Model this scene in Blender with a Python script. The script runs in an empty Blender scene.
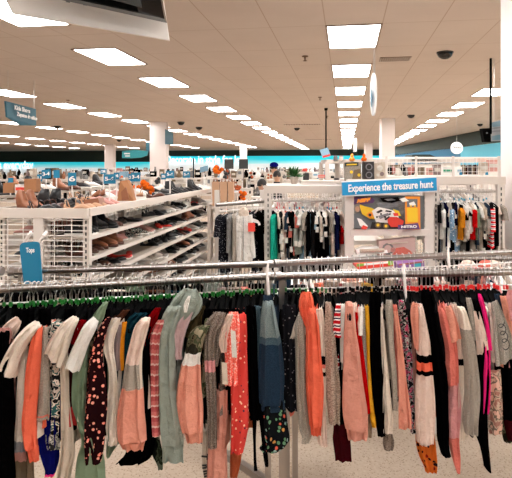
import bpy, bmesh, math, random
from mathutils import Vector, Matrix
R = math.radians
rnd = random.Random(7)
F = 580.0; CX = 256.0; HY = 168.0; CH = 1.65; CEIL = 3.21
col = bpy.context.scene.collection
def W(px, py, Y): return Vector(((px-CX)/F*Y, Y, CH-(py-HY)/F*Y))
AY = R(8.82)                       # heading of the store aisles
AD = Vector((math.sin(AY), math.cos(AY), 0)); AC = Vector((math.cos(AY), -math.sin(AY), 0))
def S(s, l, z=0): return AD*s + AC*l + Vector((0, 0, z))

# ---------------------------------------------------------------- materials
M = {}
def newmat(name):
    m = bpy.data.materials.new(name); m.use_nodes = True
    nt = m.node_tree; b = nt.nodes['Principled BSDF']; M[name] = m; b.inputs['Specular IOR Level'].default_value = .0
    return m, nt, b
def rgb(c): return (c[0], c[1], c[2], 1)
def tc(nt, scale=1.0, sc3=None):
    t = nt.nodes.new('ShaderNodeTexCoord'); mp = nt.nodes.new('ShaderNodeMapping')
    mp.inputs['Scale'].default_value = sc3 or (scale,)*3
    nt.links.new(t.outputs['Object'], mp.inputs['Vector']); return mp.outputs[0]
def noise(nt, v, scale, detail=3):
    n = nt.nodes.new('ShaderNodeTexNoise'); n.inputs['Scale'].default_value = scale; n.inputs['Detail'].default_value = detail
    nt.links.new(v, n.inputs['Vector']); return n.outputs['Fac']
def mixc(nt, fac, a, b):
    m = nt.nodes.new('ShaderNodeMix'); m.data_type = 'RGBA'
    nt.links.new(fac, m.inputs[0])
    for s, x in ((6, a), (7, b)):
        if isinstance(x, tuple): m.inputs[s].default_value = rgb(x)
        else: nt.links.new(x, m.inputs[s])
    return m.outputs[2]
def ramp(nt, fac, stops, const=True):
    r = nt.nodes.new('ShaderNodeValToRGB'); r.color_ramp.interpolation = 'CONSTANT' if const else 'LINEAR'
    e = r.color_ramp.elements
    while len(e) > 1: e.remove(e[-1])
    e[0].position = stops[0][0]; e[0].color = rgb(stops[0][1])
    for p, c in stops[1:]:
        k = e.new(p); k.color = rgb(c)
    nt.links.new(fac, r.inputs[0]); return r.outputs[0]
def math_(nt, op, a, b=None):
    m = nt.nodes.new('ShaderNodeMath'); m.operation = op
    for i, x in enumerate((a, b)):
        if x is None: continue
        if isinstance(x, (int, float)): m.inputs[i].default_value = x
        else: nt.links.new(x, m.inputs[i])
    return m.outputs[0]
def bump(nt, b, h, strength=.3, dist=.002):
    n = nt.nodes.new('ShaderNodeBump'); n.inputs['Strength'].default_value = strength; n.inputs['Distance'].default_value = dist
    nt.links.new(h, n.inputs['Height']); nt.links.new(n.outputs[0], b.inputs['Normal'])
def flat(name, c, rough=.5, metal=0, emis=0):
    m, nt, b = newmat(name)
    b.inputs['Base Color'].default_value = rgb(c); b.inputs['Roughness'].default_value = rough; b.inputs['Metallic'].default_value = metal; b.inputs['Specular IOR Level'].default_value = .02 if name == 'plasticblack' else .5
    if emis: b.inputs['Emission Color'].default_value = rgb(c); b.inputs['Emission Strength'].default_value = emis
    return m
def cloth(name, c, rough=.9):
    m, nt, b = newmat(name); v = tc(nt)
    n = noise(nt, v, 420, 2); n2 = noise(nt, v, 26, 3)
    k = math_(nt, 'MULTIPLY', n, 1.0)
    b.inputs['Roughness'].default_value = rough; b.inputs['Specular IOR Level'].default_value = .0
    nt.links.new(mixc(nt, k, tuple(x*.80 for x in c), tuple(min(1, x*1.14) for x in c)), b.inputs['Base Color'])
    bump(nt, b, math_(nt, 'ADD', math_(nt, 'MULTIPLY', n2, 6.0), n), .8, .006)
    return m
def heather(name, c1, c2, scale=230, stretch=3):
    m, nt, b = newmat(name); v = tc(nt, sc3=(1, 1, stretch))
    f = noise(nt, v, scale, 2); b.inputs['Roughness'].default_value = .95
    b.inputs['Specular IOR Level'].default_value = .15
    nt.links.new(ramp(nt, f, [(0, c1), (.42, c1), (.58, c2), (1, c2)], False), b.inputs['Base Color']); bump(nt, b, f, .6, .003); return m
def camo(name, cs, scale=22):
    m, nt, b = newmat(name); v = tc(nt)
    f = noise(nt, v, scale, 2); b.inputs['Roughness'].default_value = .9; n = len(cs)
    nt.links.new(ramp(nt, f, [(.36+.28*i/n if i else 0, c) for i, c in enumerate(cs)]), b.inputs['Base Color']); return m
def spots(name, base, cs, scale=60, size=.35, dens=.6):
    m, nt, b = newmat(name); v = tc(nt); b.inputs['Roughness'].default_value = .9
    vo = nt.nodes.new('ShaderNodeTexVoronoi'); vo.inputs['Scale'].default_value = scale; nt.links.new(v, vo.inputs['Vector'])
    wn = nt.nodes.new('ShaderNodeTexWhiteNoise'); nt.links.new(vo.outputs['Color'], wn.inputs['Vector'])
    c = ramp(nt, wn.outputs['Value'], [(i/len(cs), x) for i, x in enumerate(cs)])
    a = math_(nt, 'LESS_THAN', vo.outputs['Distance'], size)
    w2 = nt.nodes.new('ShaderNodeSeparateColor'); nt.links.new(vo.outputs['Color'], w2.inputs[0])
    a = math_(nt, 'MULTIPLY', a, math_(nt, 'LESS_THAN', w2.outputs[0], dens))
    nt.links.new(mixc(nt, a, base, c), b.inputs['Base Color']); return m
def stripes(name, cs, period, axis=2, warp=0.0):
    m, nt, b = newmat(name); v = tc(nt); b.inputs['Roughness'].default_value = .9
    s = nt.nodes.new('ShaderNodeSeparateXYZ'); nt.links.new(v, s.inputs[0])
    z = math_(nt, 'MULTIPLY', s.outputs[axis], 1/period)
    if warp: z = math_(nt, 'ADD', z, math_(nt, 'MULTIPLY', noise(nt, v, 40, 2), warp))
    f = math_(nt, 'FRACT', z); n = len(cs)
    nt.links.new(ramp(nt, f, [(p, c) for p, c in cs]), b.inputs['Base Color']); return m
# cloth colours
for n, c in dict(cream=(.88,.78,.68), white=(.94,.91,.86), coral=(.95,.16,.07), coral2=(.93,.22,.13), dusty=(.55,.23,.20), peach=(.86,.41,.31), peach2=(.76,.38,.30),
    palepink=(.88,.70,.61), salmon=(.80,.26,.21), sage=(.38,.42,.37), mint=(.27,.35,.24), black=(.004,.0035,.004), charcoal=(.016,.015,.016), navy=(.01,.012,.05), royal=(.012,.015,.16),
    teal=(.015,.055,.075), mustard=(.80,.33,.03), yellow=(.85,.50,.05), red=(.62,.01,.012), darkred=(.28,.006,.01), maroon=(.045,.006,.008), burgundy=(.08,.01,.015),
    olive=(.075,.058,.03), khaki=(.26,.20,.14), tan=(.50,.38,.27), hotpink=(.95,.04,.28), lilac=(.68,.50,.50), mauve=(.36,.28,.27), greytag=(.33,.33,.35), beige=(.70,.61,.51),
    brown=(.12,.05,.03), orange=(.85,.20,.03), lightblue=(.33,.50,.62), slate=(.04,.06,.09), aqua=(.03,.50,.36), greyc=(.30,.29,.28), pinkc=(.80,.40,.40), denimlight=(.16,.21,.23), rose=(.55,.06,.06),
    rust=(.50,.15,.07), paper=(.80,.76,.70), dustyrose=(.62,.33,.29)).items(): cloth(n, tuple(x**1.18*.93 for x in c))
heather('heatherbrown', (.09,.065,.05), (.30,.24,.20)); heather('heathergrey', (.24,.205,.17), (.40,.35,.295)); heather('heatherwarm', (.22,.16,.12), (.48,.38,.31), 160)
heather('denim', (.006,.016,.032), (.014,.034,.062), 300); heather('denimfade', (.11,.15,.155), (.19,.23,.225), 260); heather('greyknit', (.22,.20,.17), (.42,.38,.33), 260)
heather('denimmid', (.03,.055,.075), (.06,.10,.12), 260)
camo('camogreen', [(.02,.018,.012), (.10,.085,.05), (.05,.06,.03), (.24,.20,.13)], 26); camo('camodark', [(.006,.008,.006), (.04,.05,.03), (.015,.02,.012), (.09,.10,.07)], 26)
camo('camopink', [(.30,.14,.11), (.45,.32,.24), (.16,.12,.09), (.58,.35,.27)], 34); camo('floralmono', [(.012,.012,.016), (.50,.42,.36), (.03,.10,.10), (.70,.60,.52), (.01,.01,.01)], 30)
camo('printgrey', [(.02,.02,.022), (.35,.34,.31), (.08,.08,.08), (.55,.52,.47)], 60); camo('blackwhite', [(.006,.006,.008), (.006,.006,.008), (.50,.46,.44), (.01,.01,.01), (.5,.08,.16)], 75)
spots('maroonfloral', (.012,.003,.004), [(.80,.22,.16), (.70,.28,.20), (.85,.33,.25)], 72, .36, .62)
spots('redfloral', (.60,.055,.045), [(.85,.60,.40), (.80,.45,.30), (.10,.03,.05)], 75, .30, .5)
spots('corallace', (.86,.16,.12), [(.90,.42,.35), (.93,.55,.47)], 150, .45, .8)
spots('blackfloral', (.006,.007,.008), [(.55,.25,.07), (.12,.25,.14), (.25,.38,.34), (.10,.22,.12), (.6,.10,.06)], 66, .40, .6)
spots('orangefloral', (.58,.13,.02), [(.02,.01,.01), (.25,.02,.01), (.02,.01,.01)], 60, .4, .7)
spots('blackdots', (.012,.012,.016), [(.6,.6,.62)], 90, .2, .8); spots('blacklace', (.008,.008,.01), [(.10,.09,.10), (.2,.18,.18)], 90, .25, .5)
spots('bluedots', (.20,.33,.48), [(.8,.85,.9)], 60, .3, .9)
stripes('tiedye', [(0, (.42,.09,.09)), (.45, (.72,.50,.44)), (.62, (.55,.16,.15))], .034, 2, .25)
stripes('redstripe', [(0, (.50,.012,.02)), (.45, (.85,.80,.76)), (.6, (.03,.02,.05)), (.8, (.85,.80,.76))], .026)
stripes('boldred', [(0, (.70,.02,.03)), (.5, (.85,.80,.78)), (.7, (.04,.05,.12)), (.85, (.85,.8,.78))], .03)
# hard materials
flat('chrome', (.34,.31,.29), .28, 1); flat('steel', (.36,.33,.31), .4, 1); flat('wirechrome', (.55,.53,.51), .3, 1)
flat('whitemetal', (.68,.62,.57), .45); flat('wiremetal', (.80,.76,.72), .4); flat('beam', (.66,.59,.53), .5); flat('shelfboard', (.46,.40,.34), .5)
flat('plasticblack', (.003,.003,.003), .65); flat('plasticwhite', (.82,.77,.74), .4); flat('green', (.01,.16,.02), .4); flat('redcap', (.80,.02,.02), .4)
flat('yellowcap', (.78,.42,.06), .4); flat('bluecap', (.10,.45,.62), .4)
flat('signblue', (.006,.20,.36), .45); flat('signteal', (.02,.125,.185), .5); flat('signcyan', (.008,.30,.62), .4); flat('textwhite', (.92,.92,.92), .5); flat('textglow', (.95,.96,.97), .5, 0, .8); flat('wallcyan', (.10,.55,.75), .6); flat('textblack', (.01,.01,.01), .6)  # white of the wall lettering carries an added glow, no lamp behind it
flat('darkgreen', (.022,.040,.034), .7); flat('bannerwhite', (.88,.90,.92), .6); flat('wallwhite', (.80,.74,.68), .8); flat('pillar', (.82,.74,.71), .7); flat('trimgrey', (.70,.62,.58), .6)
flat('wallblue', (.006,.17,.34), .6); flat('darkgrey', (.035,.036,.033), .5); flat('glossblack', (.006,.006,.006), .12); flat('screen', (.01,.012,.014), .15)
flat('cardboard', (.42,.19,.085), .85); flat('leathertan', (.30,.11,.05), .5); flat('leatherbrown', (.10,.035,.02), .45); flat('rubberwhite', (.80,.77,.72), .6); flat('shoeblack', (.010,.010,.012), .4)
flat('shoered', (.65,.03,.02), .45); flat('shoepink', (.62,.30,.26), .5); flat('shoegrey', (.25,.22,.20), .6); flat('shoewhite', (.78,.74,.69), .5); flat('shoetan', (.55,.32,.19), .6)
flat('boxpink', (.55,.38,.34), .5); flat('boxorange', (.90,.30,.03), .5); flat('boxyellow', (.85,.55,.02), .5); flat('boxgrey', (.14,.15,.16), .4); flat('boxpurple', (.12,.05,.18), .5)
flat('boxred', (.75,.05,.03), .5); flat('boxblack', (.02,.018,.02), .4); flat('boxwhite', (.85,.83,.80), .5); flat('boxgreen', (.02,.30,.15), .5); flat('boxlime', (.25,.45,.05), .5); flat('boxviolet', (.30,.14,.42), .5)
flat('boxteal', (.05,.42,.50), .5); flat('boxbrown', (.16,.11,.06), .6); flat('skin', (.50,.28,.18), .6); flat('hair', (.012,.008,.006), .6); flat('leaf', (.025,.11,.02), .6); flat('pot', (.5,.42,.35), .7)
flat('shirtblack', (.02,.02,.025), .8); flat('trousers', (.03,.04,.07), .8); flat('ventdark', (.16,.09,.05), .8); flat('lightframe', (.30,.22,.17), .6)
m, nt, b = newmat('lamp'); b.inputs['Base Color'].default_value = (1,1,1,1); b.inputs['Emission Color'].default_value = (1,.985,.97,1); b.inputs['Emission Strength'].default_value = 16.0
# ceiling tiles (0.61 x 1.22 m) with thin joints
def tiles(name, c1, c2, line, px, py, wd):
    m, nt, b = newmat(name); v = tc(nt); s = nt.nodes.new('ShaderNodeSeparateXYZ'); nt.links.new(v, s.inputs[0])
    fx = math_(nt, 'PINGPONG', math_(nt, 'ADD', s.outputs[0], 400*px + px/2 - .084), px/2); fy = math_(nt, 'PINGPONG', math_(nt, 'ADD', s.outputs[1], 400*py + py/2 - 7.0), py/2)
    fac = math_(nt, 'MAXIMUM', math_(nt, 'LESS_THAN', fx, wd), math_(nt, 'LESS_THAN', fy, wd))
    base = mixc(nt, noise(nt, v, 1.3, 3), c1, c2); nt.links.new(mixc(nt, fac, base, line), b.inputs['Base Color'])
    b.inputs['Roughness'].default_value = .9; return m
tiles('ceiling', (.59,.50,.435), (.67,.575,.505), (.50,.39,.31), .61, 1.22, .006)
m, nt, b = newmat('floor'); v = tc(nt)
vo = nt.nodes.new('ShaderNodeTexVoronoi'); vo.inputs['Scale'].default_value = 62; nt.links.new(v, vo.inputs['Vector'])
a1 = math_(nt, 'LESS_THAN', vo.outputs['Distance'], .24); c = mixc(nt, noise(nt, v, 60, 4), (.36,.28,.21), (.56,.46,.37))
nt.links.new(mixc(nt, math_(nt, 'MULTIPLY', a1, .65), c, (.14,.09,.06)), b.inputs['Base Color']); b.inputs['Roughness'].default_value = .35
# wall banners printed in cyan waves over white; faint added glow brightens them
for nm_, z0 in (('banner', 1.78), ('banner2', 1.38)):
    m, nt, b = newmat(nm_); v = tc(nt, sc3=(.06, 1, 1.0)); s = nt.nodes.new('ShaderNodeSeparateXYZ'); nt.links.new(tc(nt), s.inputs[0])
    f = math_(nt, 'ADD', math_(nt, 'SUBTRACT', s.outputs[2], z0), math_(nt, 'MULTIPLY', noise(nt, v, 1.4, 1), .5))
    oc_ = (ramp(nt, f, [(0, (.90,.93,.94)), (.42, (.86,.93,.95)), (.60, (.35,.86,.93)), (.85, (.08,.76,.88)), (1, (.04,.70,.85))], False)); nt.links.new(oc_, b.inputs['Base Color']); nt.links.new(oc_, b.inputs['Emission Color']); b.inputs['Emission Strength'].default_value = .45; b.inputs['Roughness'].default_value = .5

# ---------------------------------------------------------------- builders
class MB:
    def __init__(s): s.v = []; s.f = []; s.mi = []; s.mats = []
    def m(s, name):
        if name not in s.mats: s.mats.append(name)
        return s.mats.index(name)
    def add(s, vs, fs, mat):
        o = len(s.v); s.v += [Vector(x) for x in vs]; k = s.m(mat)
        for f in fs: s.f.append([o+i for i in f]); s.mi.append(k)
    def box(s, c, d, mat, ax=None):
        """box centred at c with half sizes d along axes ax"""
        c = Vector(c); ax = ax or (Vector((1,0,0)), Vector((0,1,0)), Vector((0,0,1)))
        vs = [c+ax[0]*d[0]*i+ax[1]*d[1]*j+ax[2]*d[2]*k for i in (-1,1) for j in (-1,1) for k in (-1,1)]
        s.add(vs, [(0,1,3,2),(4,6,7,5),(0,4,5,1),(2,3,7,6),(0,2,6,4),(1,5,7,3)], mat)
    def bar(s, p, q, w, mat, h=None):
        p = Vector(p); q = Vector(q); d = (q-p); L = d.length; d.normalize()
        u = Vector((0,0,1)) if abs(d.z) < .9 else Vector((0,1,0)); x = d.cross(u).normalized(); y = x.cross(d)
        s.box((p+q)/2, (L/2, w/2, (h or w)/2), mat, (d, x, y))
    def tube(s, pts, r, mat, n=8):
        pts = [Vector(p) for p in pts]; rings = []; prev = None
        for i, p in enumerate(pts):
            d = (pts[min(i+1, len(pts)-1)]-pts[max(i-1, 0)]).normalized()
            u = Vector((0,0,1)) if abs(d.z) < .9 else Vector((0,1,0)); x = d.cross(u).normalized()
            if prev is not None and x.dot(prev) < 0: x = -x
            prev = x; y = d.cross(x)
            rr = r[i] if isinstance(r, (list, tuple)) else r
            rings.append([p+x*rr*math.cos(2*math.pi*k/n)+y*rr*math.sin(2*math.pi*k/n) for k in range(n)])
        s.rings(rings, mat)
    def rings(s, rings, mat, cap=True, bands=None):
        n = len(rings[0]); o = len(s.v); 
        for r in rings: s.v += [Vector(x) for x in r]
        for i in range(len(rings)-1):
            k = s.m(bands[i] if bands else mat)
            for j in range(n):
                s.f.append([o+i*n+j, o+i*n+(j+1)%n, o+(i+1)*n+(j+1)%n, o+(i+1)*n+j]); s.mi.append(k)
        if cap:
            s.f.append([o+j for j in range(n)][::-1]); s.mi.append(s.m(bands[0] if bands else mat))
            s.f.append([o+(len(rings)-1)*n+j for j in range(n)]); s.mi.append(s.m(bands[-1] if bands else mat))
    def plate(s, pts, nrm, t, mat):
        pts = [Vector(p) for p in pts]; n = len(pts); nrm = Vector(nrm).normalized()*t
        vs = pts+[p+nrm for p in pts]
        s.add(vs, [list(range(n)), list(range(2*n-1, n-1, -1))]+[(i, i+n, (i+1)%n+n, (i+1)%n) for i in range(n)], mat)
    def lathe(s, c, prof, mat, n=16):
        c = Vector(c); s.rings([[c+Vector((r*math.cos(2*math.pi*k/n), r*math.sin(2*math.pi*k/n), z)) for k in range(n)] for z, r in prof], mat)
    def build(s, name, parent=None, loc=None, smooth=True, angle=40):
        me = bpy.data.meshes.new(name); L = Vector(loc) if loc is not None else (parent.matrix_world.translation if parent else Vector((0,0,0)))
        if parent is not None: L = Vector(parent['_o']) if '_o' in parent else L
        me.from_pydata([v-L for v in s.v], [], s.f); 
        for k in s.mats: me.materials.append(M[k])
        me.polygons.foreach_set('material_index', s.mi)
        bm = bmesh.new(); bm.from_mesh(me); bmesh.ops.recalc_face_normals(bm, faces=bm.faces); bm.to_mesh(me); bm.free()
        if smooth:
            me.polygons.foreach_set('use_smooth', [True]*len(me.polygons)); me.set_sharp_from_angle(angle=R(angle))
        o = bpy.data.objects.new(name, me); col.objects.link(o)
        if parent is not None: o.parent = parent; o['_o'] = list(L)
        else: o.location = L; o['_o'] = list(L)
        return o
ALL_T = []
def tag(o, label, cat, group=None, kind=None):
    o['label'] = label; o['category'] = cat
    if group: o['group'] = group
    if kind: o['kind'] = kind
    return o
def thing(name, loc, label, cat, group=None):
    o = bpy.data.objects.new(name, None); o.empty_display_size = .05; o.location = loc; o['_o'] = list(loc); col.objects.link(o)
    return tag(o, label, cat, group)
def struct(o): o['kind'] = 'structure'; return o
def copy_tree(o, parent=None):
    c = o.copy(); col.objects.link(c)
    if parent is not None: c.parent = parent
    for ch in [x for x in KIDS.get(o.name, [])]: copy_tree(ch, c)
    return c
KIDS = {}
def reg(o, *ch): KIDS[o.name] = list(ch)
def text(body, size, mat, origin, xdir, zdir, name='lettering', parent=None, ext=.002, bold=.0, shear=0, loc=None, width=None):
    cu = bpy.data.curves.new('txt', 'FONT'); cu.body = body; cu.size = size; cu.extrude = ext; cu.offset = bold; cu.align_x = 'CENTER'; cu.align_y = 'CENTER'; cu.shear = shear
    t = bpy.data.objects.new('txt', cu); col.objects.link(t); bpy.context.view_layer.update()
    me = bpy.data.meshes.new_from_object(t.evaluated_get(bpy.context.evaluated_depsgraph_get())); bpy.data.objects.remove(t)
    x = Vector(xdir).normalized(); z = Vector(zdir).normalized(); n = x.cross(z)
    k = 1
    if width:
        xs = [v.co.x for v in me.vertices]; k = width/(max(xs)-min(xs))
    L = Vector(parent['_o']) if parent is not None else Vector(origin)
    for v in me.vertices: v.co = Vector(origin)+x*v.co.x*k+z*v.co.y+n*v.co.z-L
    me.materials.clear(); me.materials.append(M[mat])
    o = bpy.data.objects.new(name, me); col.objects.link(o)
    if parent is not None: o.parent = parent; o['_o'] = list(L)
    else: o.location = L
    return o
XR = Vector((1,0,0)); ZU = Vector((0,0,1))

# ---------------------------------------------------------------- setting
def slab(name, c, s, l, z, hs, hl, hz, mat):
    b = MB(); b.box(S(s, l, z), (hl, hs, hz), mat, (AC, AD, ZU)); return struct(b.build(name, smooth=False))
bf = MB(); bf.box((0, 20, -.05), (46, 50, .05), 'floor'); struct(bf.build('floor', smooth=False))
bc = MB(); bc.box((0, 20, .05), (46, 50, .05), 'ceiling'); oc = struct(bc.build('ceiling', smooth=False)); oc.rotation_euler.z = -AY; oc.location.z = CEIL
# far wall, with dark header and printed banner
WS = 50.0
def wallpart(name, z0, z1, mat, s0, th=.1, l0=-38, l1=4.6):
    b = MB(); b.box(S(s0, (l0+l1)/2, (z0+z1)/2)-S(s0, 0, 0), ((l1-l0)/2, th, (z1-z0)/2), mat, (AC, AD, ZU))
    o = struct(b.build(name, smooth=False)); o.location = S(s0, 0, 0); o['_o'] = [0,0,0]; return o
wallpart('wall_back', 0, CEIL, 'wallwhite', WS, l1=14)
wallpart('trim_1', 2.70, CEIL-.01, 'darkgreen', WS-.25, l0=-17)
wallpart('trim_8', 2.2, CEIL-.01, 'darkgreen', WS-.25, l1=-17.05)
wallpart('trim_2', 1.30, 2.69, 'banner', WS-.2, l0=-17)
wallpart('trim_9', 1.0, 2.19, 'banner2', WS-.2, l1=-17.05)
text('Decorate in style for less', 1.0, 'textglow', S(WS-.36, -12.2, 2.36), AC, ZU, 'trim_3', width=7.2, ext=.01, bold=.02)['kind'] = 'structure'
text('more for less everyday', 1.0, 'textglow', S(WS-.36, -32.3, 1.9), AC, ZU, 'trim_4', width=7.6, ext=.01, bold=.02)['kind'] = 'structure'
# right side wall running back from the pillar
def rwall(name, z0, z1, mat, off=0, Y0=1, Y1=60):
    b = MB(); p = Vector((8.2+3.4*(Y0-1)/59-off, Y0, 0)); q = Vector((8.2+3.4*(Y1-1)/59-off, Y1, 0)); b.bar(p+ZU*(z0+z1)/2, q+ZU*(z0+z1)/2, .1, mat, z1-z0); return struct(b.build(name, smooth=False))
rwall('wall_right', 0, CEIL, 'wallwhite'); rwall('trim_5', 2.62, CEIL-.01, 'darkgreen', .2); rwall('trim_6', 1.9, 2.61, 'wallblue', .15, 27, 50); rwall('trim_7', 1.75, 2.61, 'wallcyan', .16, 1, 26.9)
b = MB(); b.box(S(20, -38.5, CEIL/2), (.1, 40, CEIL/2), 'wallwhite', (AC, AD, ZU)); struct(b.build('wall_left', smooth=False))
b = MB(); b.box((0, -6, CEIL/2), (44, .1, CEIL/2), 'wallwhite'); struct(b.build('wall_front', smooth=False))
# ceiling lights
lampproto = None
def light(s, l, w=.305, h=.61):
    global lampproto
    lab, g = 'white fluorescent panel set flush in the tiled ceiling', 'fluorescent ceiling panels'
    if lampproto is None:
        t = thing('ceiling_light', (0,0,0), lab, 'ceiling light', g)
        b = MB(); b.box((0,0,-.004), (w-.02, h-.02, .004), 'lamp'); d = b.build('diffuser', t, smooth=False)
        b = MB()
        for sx in (-1, 1): b.box((sx*(w-.008), 0, -.006), (.012, h, .006), 'lightframe'); b.box((0, sx*(h-.008), -.006), (w, .012, .006), 'lightframe')
        f = b.build('frame', t, smooth=False); lampproto = t; reg(t, d, f); o = t
    else: o = copy_tree(lampproto)
    p = S(s, l, CEIL); o.location = p; o.rotation_euler.z = -AY
for l, s0, n in ((.084, 7.0, 17), (-3.25, 7.74, 17), (2.96, 12.5, 14), (-6.95, 11.2, 14), (-11.4, 18.6, 11), (-16.3, 26.2, 8), (5.8, 24.5, 9), (-21, 28, 7)):
    k0 = -int((s0+3.5)//2.44) if l > -7 else -2
    for k in range(k0, n):
        s = s0+2.44*k
        if s > WS-1: continue
        light(s, l)
# ---------------------------------------------------------------- pillars, ceiling fixtures, signs
def pillar(px, Y, w, label, z1=CEIL, name='pillar'):
    b = MB(); c = W(px, HY, Y); b.box((c.x, c.y+w/2, z1/2), (w/2, w/2, z1/2), 'pillar'); b.box((c.x, c.y+w/2, .06), (w/2+.01, w/2+.01, .06), 'trimgrey')
    return tag(b.build(name, smooth=False), label, 'pillar')
pillar(158, 19.6, .56, 'white square pillar rising behind the shoe shelves, biggest of the far ones')
pillar(109, 38, .6, 'thin far white pillar left of the big one, above the blue 5-6 signs')
pillar(388.5, 18.1, .40, 'white pillar standing behind the blue treasure hunt sign')
pillar(369, 36, .45, 'slim distant pillar just left of the pillar behind the treasure hunt sign')
pillar(243.5, 39, .48, 'slim distant pillar behind the dark square signs')
pc = thing('pillar', (1.99, 4.25, 0), 'big white pillar at the right edge beside the right clothing bay', 'pillar')
b = MB(); b.box((2.17, 4.42, CEIL/2), (.25, .13, CEIL/2), 'pillar'); b.build('column', pc, smooth=False)
b = MB()
b.bar((1.915, 4.284, 0), (1.915, 4.284, 1.49), .03, 'trimgrey')
b.build('corner_guard', pc, smooth=False)
def dome(px, py, rpx, label):
    Y = (CEIL-CH)*F/(HY-py); r = .075*rpx/5 if False else rpx*Y/F; p = W(px, py, Y); t = thing('dome_camera', (p.x, p.y, CEIL), label, 'security camera')
    b = MB(); b.lathe((p.x, p.y, CEIL), [(-.02, r*1.1), (0, r*1.1)], 'darkgrey'); b.build('mount', t)
    b = MB(); b.lathe((p.x, p.y, CEIL-.02), [(-r*.8, r*.08), (-r*.72, r*.45), (-r*.5, r*.78), (-r*.2, r*.97), (0, r)], 'glossblack'); b.build('dome', t)
dome(445, 52, 7.5, 'nearest black dome camera on the ceiling at upper right'); dome(411, 115, 3.5, 'small black dome camera above the pillar behind the treasure hunt sign')
dome(480, 124, 2.5, 'tiny black dome camera beside the black hanging speaker'); dome(57.5, 126, 3.2, 'black dome camera right of the hanging Kids Shoes sign')
dome(181, 122, 3.4, 'black dome camera just right of the big pillar top'); dome(199, 127, 3.2, 'black dome camera second to the right of the big pillar')
dome(297, 128, 2.8, 'black dome camera under the brown ceiling vent in the middle'); dome(119, 140, 2, 'far black dome camera between the two left pillars')
def vent(px, py, wpx, label, n=2):
    Y = (CEIL-CH)*F/(HY-py); p = W(px, py, Y); w = wpx*Y/F/2; t = thing('ceiling_vent', (p.x, p.y, CEIL), label, 'vent'); ax = (AC, AD, ZU)
    b = MB(); b.box((p.x, p.y, CEIL-.002), (w, .16, .003), 'ventdark', ax); b.build('backing', t, smooth=False)
    b = MB()
    for k in range(14): b.box(Vector((p.x, p.y, CEIL-.008))+AC*(w*(-1+2*(k+.5)/14)), (w/50, .15, .004), 'beam', ax)
    b.build('louvre', t, smooth=False)
vent(395, 59, 30, 'brown slotted ceiling vent left of the nearest dome camera'); vent(302, 124.5, 36, 'brown ceiling vent above the middle dome camera'); vent(318, 139.5, 26, 'far narrow ceiling vent above the tilted blue sign')
def sprinkler(px, py, label):
    Y = (CEIL-CH)*F/(HY-py); p = W(px, py, Y); b = MB(); b.lathe((p.x, p.y, CEIL), [(-.07, .03), (-.065, .03), (-.06, .008), (-.015, .012), (-.012, .045), (0, .045)], 'ventdark', 10)
    tag(b.build('sprinkler'), label, 'sprinkler')
sprinkler(305, 56, 'nearest ceiling sprinkler head, above the middle of the store'); sprinkler(320, 97, 'second sprinkler head further along the middle ceiling'); sprinkler(68, 100, 'sprinkler head over the left lights near the Kids Shoes sign'); sprinkler(327, 116, 'third sprinkler head in the middle, beyond the second')
# hanging screen at the top left
t = thing('hanging_screen', W(90, 0, 4.4), 'big black screen housing with a white board beneath, hanging at the top left', 'screen')
b = MB(); b.plate([W(-10, -30, 4.2), W(160, -22, 4.6), W(169, 40, 4.6), W(12, 13, 4.2)], (0, 1, 0), .04, 'boxwhite'); b.build('board', t, smooth=False)
b = MB(); b.plate([W(34, -6, 4.1), W(34, -22, 4.1), W(158, -22, 4.45), W(167, 23, 4.45)], (0, -1, 0), .12, 'glossblack'); b.build('housing', t, smooth=False)
b = MB(); b.plate([W(60, -14, 3.97), W(60, -22, 3.97), W(138, -22, 4.2), W(142, 8, 4.2)], (0, -1, 0), .03, 'darkgrey'); b.build('screen', t, smooth=False)
b = MB()
for x0, y0 in ((66, 2.2), (83, 5.2), (92, 6.7), (102, 8.6), (110, 10)): b.plate([W(x0, y0-1, 3.96), W(x0+4, y0-.3, 3.96), W(x0+4, y0+.6, 3.96), W(x0, y0, 3.96)], (0, -1, 0), .004, 'greytag')
b.build('indicator_lights', t, smooth=False)
b = MB(); b.bar(W(60, -10, 4.3), Vector((W(60, -10, 4.3).x, 4.3, CEIL)), .03, 'darkgrey'); b.bar(W(130, -10, 4.5), Vector((W(130, -10, 4.5).x, 4.5, CEIL)), .03, 'darkgrey'); b.build('hanger_bracket', t, smooth=False)
def hangwires(t, pts):
    for p in pts: b = MB(); b.tube([p, Vector((p.x, p.y, CEIL))], .004, 'wirechrome', 6); b.build('wire', t)
# Kids shoes sign
A_, B_ = W(6, 101, 9.2), W(36, 109, 10.4)
t = thing('hanging_sign', A_, 'teal hanging sign reading Kids Shoes and Zapatos de niños', 'sign')
b = MB(); b.plate([W(6, 101, 9.2), W(36, 109, 10.4), W(36.2, 125.5, 10.4), W(22, 125.5, 9.85), W(7.5, 117, 9.2)], (-1,0,0), .03, 'signteal'); b.build('panel', t, smooth=False)
xd = (W(36, 109, 10.4)-W(6, 101, 9.2)); xd.z = 0
def on(px, py): 
    k = (px-6)/30; return W(px, py, 9.2+1.2*k)+Vector((.06, 0, 0))
text('Kids Shoes', .10, 'textwhite', on(19, 109.5), on(30, 112)-on(10, 107), ZU, 'lettering', t, width=.62, bold=.003)
text('Zapatos de niños', .09, 'textwhite', on(24, 116.5), on(34, 118.5)-on(14, 113.5), ZU, 'lettering', t, width=.82, bold=.003)
hangwires(t, [W(8, 101.5, 9.25), W(34, 108.6, 10.3)])
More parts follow.
